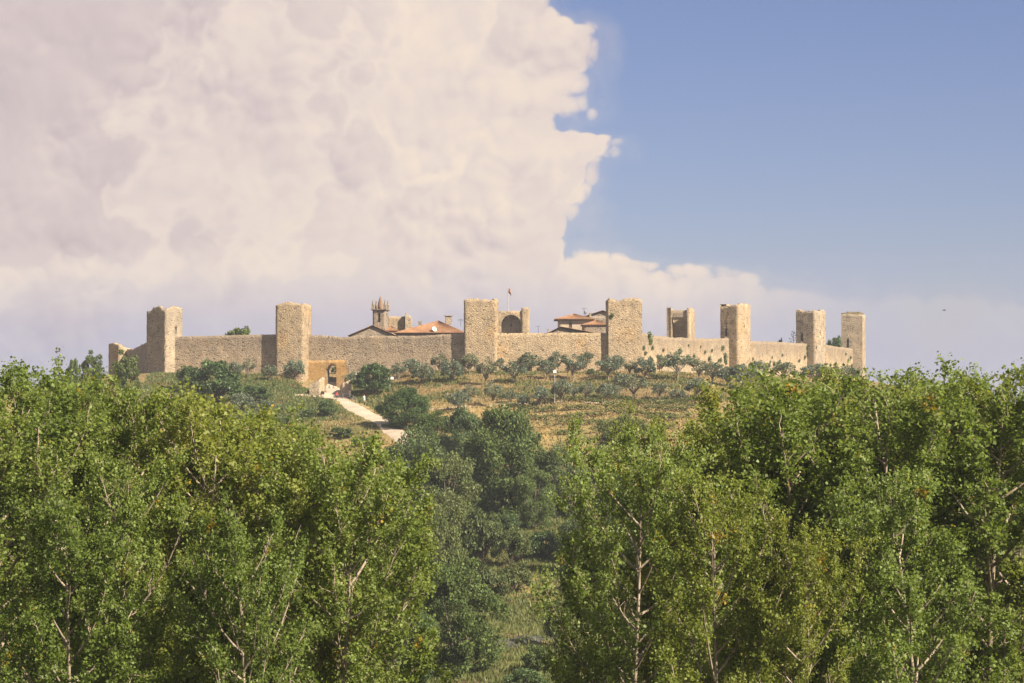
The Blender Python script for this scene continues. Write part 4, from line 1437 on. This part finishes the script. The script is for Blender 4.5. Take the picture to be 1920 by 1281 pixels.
def young_conifer(px, yt, Y, label):
    x = xat(px, Y)
    zb, zt = float(gz(x, Y)), zat(yt, Y)
    tr, C, rng = MB(), [], np.random.default_rng(9)
    tr.tube([(0, 0, 0), (0, 0, zt - zb)], [0.16, 0.02], 6)
    Ht = zt - zb
    for k_ in range(26):
        z = Ht * (0.45 + 0.53 * k_ / 26)
        a_, l_ = k_ * 2.4, (Ht - z) * 0.42 + 0.25
        e = np.array([math.cos(a_) * l_, math.sin(a_) * l_, z + l_ * 0.25])
        tr.tube([(0, 0, z), e], [0.04, 0.01], 4)
        C.append(np.array([0, 0, z]) + (e - np.array([0, 0, z])) * rng.uniform(0.35, 1, 26)[:, None] + rng.normal(size=(26, 3)) * 0.08)
    V, Fq = leaves(np.concatenate(C), 0.2, rng, 0.2, aspect=0.35)
    place('conifer', [('trunk', tr.mesh('conifer_trunk', M['bark_dark'])), ('crown', np_mesh('conifer_crown', V, Fq, M['oak']))], (x, Y, zb), 1.0, 0, label, 'tree', 'trees inside the walls')


young_conifer(1488, 619, 690, 'sparse young conifer rising behind the stained wall')

# ------------------------------------------------------------------ plants rooted in the masonry
TUFT = []
for sd in range(3):
    rng = np.random.default_rng(400 + sd)
    n_ = 130
    C = rng.normal(size=(n_, 3)) * np.array([0.2, 0.14, 0.24]) + np.array([0, -0.12, 0])
    V, Fq = leaves(C, 0.21, rng, 0.3)
    TUFT.append(np_mesh('wall_plant', V, Fq, M['bush']))


def wallplants(p0, p1, cols, group, labelbase):
    p0, p1 = Vector((p0[0], p0[1], 0)), Vector((p1[0], p1[1], 0))
    d_ = (p1 - p0).normalized()
    no = Vector((d_.y, -d_.x, 0))
    for i_, (px, py, s_) in enumerate(sorted(cols)):
        a_ = ray(px, py)[0]
        t = (a_ * p0.y - p0.x) / ((p1.x - p0.x) - a_ * (p1.y - p0.y))
        p = p0.lerp(p1, t)
        o = link('wall_plant', TUFT[i_ % 3], None, (p.x + no.x * 0.1, p.y + no.y * 0.1, zat(py, p.y)))
        o.rotation_euler = (0, 0, math.atan2(no.x, -no.y) * 1.0)
        o.scale = (s_, s_, s_ * rnd.uniform(1.0, 1.25))
        tag(o, labelbase + (f', {ORD[i_]} from the left' if len(cols) > 1 else ''), 'plant', group)


wallplants(onside(TW[4], 'R', 1.2), onside(TW[6], 'L', 2.6), [(1216, 630, 1.5), (1219, 640, 1.3), (1222, 652, 1.0), (1206, 652, 0.9), (1209, 662, 1.0), (1220, 675, 1.0), (1218, 670, 0.7), (1232, 668, 0.8), (1273, 658, 1.3), (1288, 669, 1.3), (1300, 668, 1.0),
           (1321, 661, 0.8), (1329, 673, 1.2), (1334, 657, 0.8), (1346, 677, 0.8), (1350, 675, 1.0), (1354, 652, 1.2), (1358, 668, 1.3), (1359, 676, 1.2), (1361, 681, 0.7), (1243, 657, 0.7), (1290, 648, 0.6), (1313, 650, 0.6)],
           'plants on the overgrown wall', 'small plant rooted in the overgrown crumbling wall')
wallplants(onside(TW[6], 'R', 1.8), onside(TW[8], 'L', 2.4), [(1420, 681, 0.9), (1441, 686, 1.1), (1443, 679, 0.7), (1450, 682, 1.1), (1461, 677, 0.8), (1466, 666, 0.7), (1447, 670, 0.6), (1460, 686, 0.9), (1498, 676, 0.8), (1508, 670, 1.0), (1478, 688, 0.9), (1411, 673, 0.7)],
           'plants on the stained wall', 'small plant rooted in the stained wall')
wallplants(onside(TW[8], 'R', 1.8), onside(TW[9], 'L', 2.6), [(1556, 684, 0.8), (1566, 682, 1.0), (1589, 676, 1.0), (1594, 671, 0.9), (1596, 686, 0.9), (1588, 686, 0.8), (1585, 664, 0.7)],
           'plants on the short right wall', 'small plant rooted in the short wall joining the rightmost towers')
_, fl_, fr_2, bl_, br_ = TW[8]
wallplants(bl_, fl_, [(1512, 652, 1.5), (1513, 662, 1.2)], 'ivy on the slit tower', 'dark ivy clump on the second tower from the right')
wallplants(fl_, fr_2, [(1533, 687, 0.9), (1541, 686, 1.0), (1546, 684, 0.8)], 'plants at the slit tower foot', 'plant at the foot of the second tower from the right')
_, fl_, fr_2, bl_, br_ = TW[4]
wallplants(fl_, fr_2, [(1147, 592, 1.0)], None, 'bush of ivy high on the front of the bend tower')
# grass on the rightmost tower's top
_, fl_, fr_2, bl_, br_ = TW[9]
rng = np.random.default_rng(77)
n_ = 900
u_, v_ = rng.uniform(0.05, 0.95, n_), rng.uniform(0.05, 0.95, n_)
cg = np.array(bl_)[None] + (np.array(fl_) - np.array(bl_))[None] * u_[:, None] + (np.array(br_) - np.array(bl_))[None] * v_[:, None]
cg[:, 2] = zat(591, 715) + 0.9 * np.sqrt(np.clip(1 - (2 * u_ - 1) ** 4, 0, 1)) * rng.uniform(0.3, 1.15, n_)
V, Fq = leaves(cg - np.array(fl_) * np.array([1, 1, 0]), 0.3, rng, 0.2, aspect=0.4)
tag(link('tower_grass', np_mesh('tower_grass', V, Fq, M['straw']), None, (fl_.x, fl_.y, 0)), 'yellow dry grass on top of the rightmost tower', kind='stuff')

# ------------------------------------------------------------------ vineyard
VIN = []
for sd in range(4):
    rng = np.random.default_rng(500 + sd)
    C = rng.normal(size=(110, 3)) * np.array([0.42, 0.22, 0.34]) + np.array([0, 0, 1.05])
    V, Fq = leaves(C, 0.24, rng, 0.3)
    mbv = MB().tube([(0, 0, -0.2), (0.05, 0.03, 0.9)], [0.04, 0.03], 4).tube([(0.35, 0, -0.2), (0.35, 0, 1.75)], 0.035, 4)
    nv0 = len(V)
    V = np.concatenate([V, np.array(mbv.v)])
    fq = [f for f in mbv.f if len(f) == 4]
    Fq = np.concatenate([Fq, np.array(fq) + nv0])
    VIN.append(np_mesh('grape_vine', V, Fq, [M['vine'], M['wood']], [0] * 110 + [1] * len(fq)))
va, vb = G(935, 768), G(1330, 766)
nvine = 0
for row in range(7):
    yv = 549 - row * 9.0
    x0v, x1v = xat(925 + row * 24, yv), xat(1345 - row * 16, yv)
    xx = x0v + rnd.uniform(0, 1)
    nrow = 0
    while xx < x1v and nvine < 299:
        yy = yv + 0.10 * (xx - x0v) + rnd.uniform(-0.2, 0.2)
        if rnd.random() > 0.07:
            o = link('grape_vine', VIN[rnd.randrange(4)], None, gpt(xx, yy))
            o.rotation_euler = (0, 0, rnd.uniform(-0.3, 0.3) + (math.pi if rnd.random() < 0.5 else 0))
            o.scale = (rnd.uniform(1.3, 1.7),) * 2 + (rnd.uniform(0.7, 0.9),)
            nrow += 1
            tag(o, f'staked grape vine, {ORD[nrow - 1]} from the left in the {ORD[row]} vineyard row from the top', 'vine', 'vineyard rows')
            nvine += 1
        xx += rnd.uniform(1.25, 1.5)


# ------------------------------------------------------------------ grass and scrub that nobody could count
def tufts(name, label, n, xr, yr, mat, hgt, keep, seed, wid=0.5, blades=4):
    rng = np.random.default_rng(seed)
    x, y = rng.uniform(*xr, n * 3), rng.uniform(*yr, n * 3)
    ok = keep(x, y)
    x, y = x[ok][:n], y[ok][:n]
    z = gz(x, y)
    n = len(x)
    V, Fq = [], []
    for b_ in range(blades):
        a_ = rng.uniform(0, 6.28, n)
        h_ = hgt * rng.uniform(0.4, 1.3, n)
        ox, oy = rng.normal(size=n) * wid * 0.6, rng.normal(size=n) * wid * 0.6
        w_ = wid * rng.uniform(0.3, 0.8, n)
        p0 = np.stack([x + ox - np.cos(a_) * w_ / 2, y + oy - np.sin(a_) * w_ / 2, z - 0.05], 1)
        p1 = np.stack([x + ox + np.cos(a_) * w_ / 2, y + oy + np.sin(a_) * w_ / 2, z - 0.05], 1)
        lx, ly = rng.normal(size=n) * h_ * 0.35, rng.normal(size=n) * h_ * 0.35
        p2 = np.stack([x + ox + lx, y + oy + ly, z + h_], 1)
        V.append(np.stack([p0, p1, p2], 1).reshape(-1, 3))
    V = np.concatenate(V)
    o = link(name, np_mesh(name, V, np.arange(len(V)).reshape(-1, 3), mat))
    tag(o, label, kind='stuff')


rd = np.array([(p.x, p.y) for p in rp])


def offroad(x, y, lim=3.2):
    d = np.full(x.shape, 1e9)
    for i in range(len(rd) - 1):
        e = rd[i + 1] - rd[i]
        t = np.clip(((x - rd[i][0]) * e[0] + (y - rd[i][1]) * e[1]) / (e @ e), 0, 1)
        d = np.minimum(d, np.hypot(x - rd[i][0] - t * e[0], y - rd[i][1] - t * e[1]))
    return (d > lim) & (np.hypot(x - gate_x, y - gate_y + 4) > 7)


tufts('dry_grass', 'straw-coloured dry grass on the castle slope', 16000, (-40, 75), (470, 640), M['straw'], 0.42, lambda x, y: (ringdist(x, y) > 1.2) & (ringdist(x, y) < 110) & offroad(x, y), 601)
tufts('green_grass', 'rough green grass on the banks left of the road', 12000, (-85, -28), (520, 605), M['scrub'], 0.45, lambda x, y: (ringdist(x, y) > 3) & offroad(x, y), 602)
tufts('clearing_grass', 'tall dry weeds and brambles in the clearing', 30000, (-22, 30), (255, 430), M['scrub'], 0.55, lambda x, y: np.abs(x - 3) < 26, 603, 0.35)

tufts('weeds', 'dark green weeds scattered over the castle slope', 15000, (-40, 75), (470, 640), M['scrub'], 0.5, lambda x, y: (ringdist(x, y) > 1.5) & (ringdist(x, y) < 40) & offroad(x, y) & (np.sin(x * 0.35 + 1) + np.sin(y * 0.45) + np.sin(x * 0.13 - y * 0.21) > -0.2), 604, 0.6)

# ------------------------------------------------------------------ small things
def lamp_post(px, yb, yt, label, heads):
    b_ = G(px, yb)
    h_ = zat(yt, b_.y) - b_.z
    root = empty('lamp_post', b_)
    tag(root, label, 'lamp post')
    mb = MB().tube([b_ - Vector((0, 0, 0.2)), b_ + Vector((0, 0, h_))], [0.09, 0.06], 8).box((b_.x, b_.y, b_.z + h_ - 0.1), (heads * 0.9, 0.1, 0.1))
    sub('pole', mb, M['steel'], root)
    for i_ in range(heads):
        x = b_.x + (i_ - (heads - 1) / 2) * 0.95
        mb = MB().box((x, b_.y - 0.1, b_.z + h_ + 0.22), (0.62, 0.34, 0.5), 0.2).box((x, b_.y - 0.1, b_.z + h_ - 0.03), (0.12, 0.12, 0.2))
        sub('floodlight', mb, M['white'], root)


lamp_post(731, 733, 711, 'floodlight post with two white heads right of the dark gate bush', 2)
lamp_post(1040, 758, 699, 'tall thin pole with one white floodlight among the olives', 1)
# dark notice board in the forecourt
b_ = G(605, 746)
root = empty('notice_board', b_)
tag(root, 'small dark notice board on posts in the gate forecourt', 'notice board')
sub('board', MB().box((b_.x, b_.y, b_.z + 1.05), (0.75, 0.06, 0.7), 0.1), M['dark'], root)
for s_ in (-0.25, 0.25):
    sub('post', MB().tube([b_ + Vector((s_, 0.05, -0.1)), b_ + Vector((s_, 0.05, 1.2))], 0.04, 6), M['wood'], root)
# handrail by the shaded bank
rl = [G(*p) for p in ((643, 747), (652, 748), (662, 751), (669, 757))]
root = empty('handrail', rl[0])
tag(root, 'metal handrail along the right edge of the gate ramp', 'railing')
for zz in (0.5, 1.0):
    sub('rail', MB().tube([p + Vector((0, 0, zz)) for p in rl], 0.035, 6), M['steel'], root)
for p in rl:
    sub('post', MB().tube([p - Vector((0, 0, 0.1)), p + Vector((0, 0, 1.03))], 0.04, 6), M['steel'], root)
# roadside guard rail in the valley
gr = [G(px_, 1197 - (px_ - 860) * 0.042) for px_ in range(1300, 1741, 60)]
root = empty('guard_rail', gr[0])
tag(root, 'long grey roadside guard rail behind the right-hand poplars', 'guard rail')
mb = MB()
for z0, z1, o_ in ((0.45, 0.55, 0.0), (0.55, 0.62, 0.05), (0.62, 0.72, 0.0), (0.72, 0.8, 0.05)):
    for i_ in range(len(gr) - 1):
        a_, c_ = gr[i_], gr[i_ + 1]
        mb.face([a_ + Vector((0, -o_, z0)), c_ + Vector((0, -o_, z0)), c_ + Vector((0, -0.05 + o_, z1)), a_ + Vector((0, -0.05 + o_, z1))])
sub('rail', mb, M['steel'], root)
for p in gr:
    sub('post', MB().box((p.x, p.y + 0.08, p.z + 0.35), (0.1, 0.12, 0.8)), M['steel'], root)
# stake fence along the terrace
fx = [G(px_, 748 + 1.5 * math.sin(px_ * 0.02)) for px_ in range(965, 1335, 13)]
root = empty('wire_fence', fx[0])
tag(root, 'low wooden post fence along the olive terrace', 'fence')
for p in fx:
    sub('post', MB().tube([p - Vector((0, 0, 0.2)), p + Vector((0, 0, 1.1))], 0.05, 5), M['wood'], root)
sub('rail', MB().tube([p + Vector((0, 0, 0.9)) for p in fx], 0.035, 5), M['wood'], root)
# bird
bc = Q(1770, 582, 420)
mb = MB().tube([bc + Vector((-0.25, 0, 0)), bc + Vector((-0.1, 0, 0.03)), bc + Vector((0.12, 0, 0.02)), bc + Vector((0.34, 0, 0.05))], [0.02, 0.075, 0.07, 0.01], 6)
for s_ in (-1, 1):
    mb.face([bc + Vector((-0.12, 0, 0.03)), bc + Vector((0.1, 0, 0.03)), bc + Vector((0.02, s_ * 0.35, 0.2)), bc + Vector((0.1, s_ * 0.62, 0.12))])
tag(link('bird', mb.mesh('bird', M['dark'], origin=bc), None, bc), 'tiny dark bird in the blue sky right of the towers', 'bird')


# ------------------------------------------------------------------ people
def person(loc, rz, shirt, trousers, label, stride=0.12, arm=0.0, hair=(0.03, 0.02, 0.015)):
    J = {'pel': (0, 0, 0.95), 'che': (0, 0.01, 1.28), 'nek': (0, 0, 1.5), 'hed': (0, -0.02, 1.62), 'top': (0, -0.01, 1.74)}
    for s_, nm in ((-1, 'l'), (1, 'r')):
        st = stride * s_
        J.update({'hip' + nm: (0.1 * s_, 0, 0.92), 'kne' + nm: (0.11 * s_, -0.04 - st, 0.5), 'ank' + nm: (0.11 * s_, 0.03 - st * 1.6, 0.09), 'toe' + nm: (0.12 * s_, -0.14 - st * 1.6, 0.04),
                  'sho' + nm: (0.19 * s_, 0, 1.43), 'elb' + nm: (0.25 * s_, 0.03 + st * 0.8, 1.13), 'wri' + nm: (0.25 * s_, -0.08 + st - arm, 0.92 + arm * 0.8), 'han' + nm: (0.25 * s_, -0.12 + st - arm, 0.84 + arm)})
    rad = {'pel': 0.15, 'che': 0.16, 'nek': 0.06, 'hed': 0.095, 'top': 0.085, 'hip': 0.1, 'kne': 0.065, 'ank': 0.045, 'toe': 0.04, 'sho': 0.07, 'elb': 0.045, 'wri': 0.035, 'han': 0.04}
    names = list(J)
    E = [('pel', 'che'), ('che', 'nek'), ('nek', 'hed'), ('hed', 'top')]
    for s_ in 'lr':
        E += [('pel', 'hip' + s_), ('hip' + s_, 'kne' + s_), ('kne' + s_, 'ank' + s_), ('ank' + s_, 'toe' + s_), ('che', 'sho' + s_), ('sho' + s_, 'elb' + s_), ('elb' + s_, 'wri' + s_), ('wri' + s_, 'han' + s_)]
    me = bpy.data.meshes.new('person_skeleton')
    me.from_pydata([J[n] for n in names], [(names.index(a), names.index(b)) for a, b in E], [])
    tmp = bpy.data.objects.new('person_tmp', me)
    COL.objects.link(tmp)
    md = tmp.modifiers.new('skin', 'SKIN')
    for i, n in enumerate(names):
        r_ = rad[n[:3]]
        sv_ = me.skin_vertices[0].data[i]
        sv_.radius = (r_, r_ * (0.75 if n in ('pel', 'che') else 1.0))
        sv_.use_root = n == 'pel'
    tmp.modifiers.new('sub', 'SUBSURF').levels = 1
    dg = bpy.context.evaluated_depsgraph_get()
    bm_ = bpy.data.meshes.new_from_object(tmp.evaluated_get(dg))
    bpy.data.objects.remove(tmp)
    bm_.materials.clear()
    for m_ in (plain('skin_tone', (0.46, 0.29, 0.21), 0.6), plain('shirt_cloth', shirt), plain('trouser_cloth', trousers), plain('shoe_leather', (0.05, 0.045, 0.04))):
        bm_.materials.append(m_)
    for p in bm_.polygons:
        c = p.center
        p.material_index = 3 if c.z < 0.08 else 2 if c.z < 0.98 and abs(c.x) < 0.2 else 0 if c.z > 1.5 or (abs(c.x) > 0.2 and c.z < 1.2) else 1
        p.use_smooth = True
    r_ = link('person', bm_, None, loc)
    r_.rotation_euler = (0, 0, rz)
    tag(r_, label, 'person', 'people by the gate')
    hm = MB().lathe((0, 0.015, 1.62), [(0.1, 0), (0.115, 0.06), (0.1, 0.13), (0.05, 0.175), (0.01, 0.18)], 10)
    link('hair', hm.mesh('hair', plain('hair', hair)), r_)


person(Vector((xat(626, 597), 596.0, float(gz(xat(626, 597), 596.0)) + 0.05)), 0.3, (0.55, 0.12, 0.16), (0.12, 0.12, 0.2), 'person in pink-red shirt standing in the gate arch')
person(Vector((xat(618, 599), 598.5, zg + 0.1)), 2.8, (0.2, 0.2, 0.24), (0.05, 0.05, 0.07), 'person in dark clothes inside the gate arch')
person(G(632, 750) + Vector((0, 0, 0.05)), 0.4, (0.55, 0.03, 0.04), (0.04, 0.05, 0.08), 'person in red top and dark trousers walking on the gate road', 0.16)
person(G(656, 746) + Vector((0, 0, 0.02)), -0.7, (0.75, 0.6, 0.58), (0.75, 0.73, 0.7), 'person in pale clothes beside the right-hand ruined wall', 0.08)
person(G(683, 756) + Vector((0, 0, 0.02)), 0.9, (0.75, 0.74, 0.72), (0.72, 0.7, 0.7), 'person in white standing on the bank below the dark gate bush', 0.05, hair=(0.4, 0.03, 0.04))

# ------------------------------------------------------------------ haze
HAZE = 0.00014
mh = bpy.data.materials.new('summer_haze')
mh.use_nodes = True
nt = mh.node_tree
for n_ in list(nt.nodes):
    if n_.type == 'BSDF_PRINCIPLED':
        nt.nodes.remove(n_)
pv = nt.nodes.new('ShaderNodeVolumePrincipled')
pv.inputs['Color'].default_value = (0.78, 0.87, 0.97, 1)
pv.inputs['Density'].default_value = HAZE
pv.inputs['Anisotropy'].default_value = 0.2
nt.links.new(pv.outputs[0], nt.nodes['Material Output'].inputs['Volume'])
hz = MB().prism([(-3050, -350), (3050, -350), (3050, 6050), (-3050, 6050)], -30.0, 40.0)
tag(link('haze', hz.mesh('haze', mh)), 'thin pale summer haze over the valley', kind='stuff')
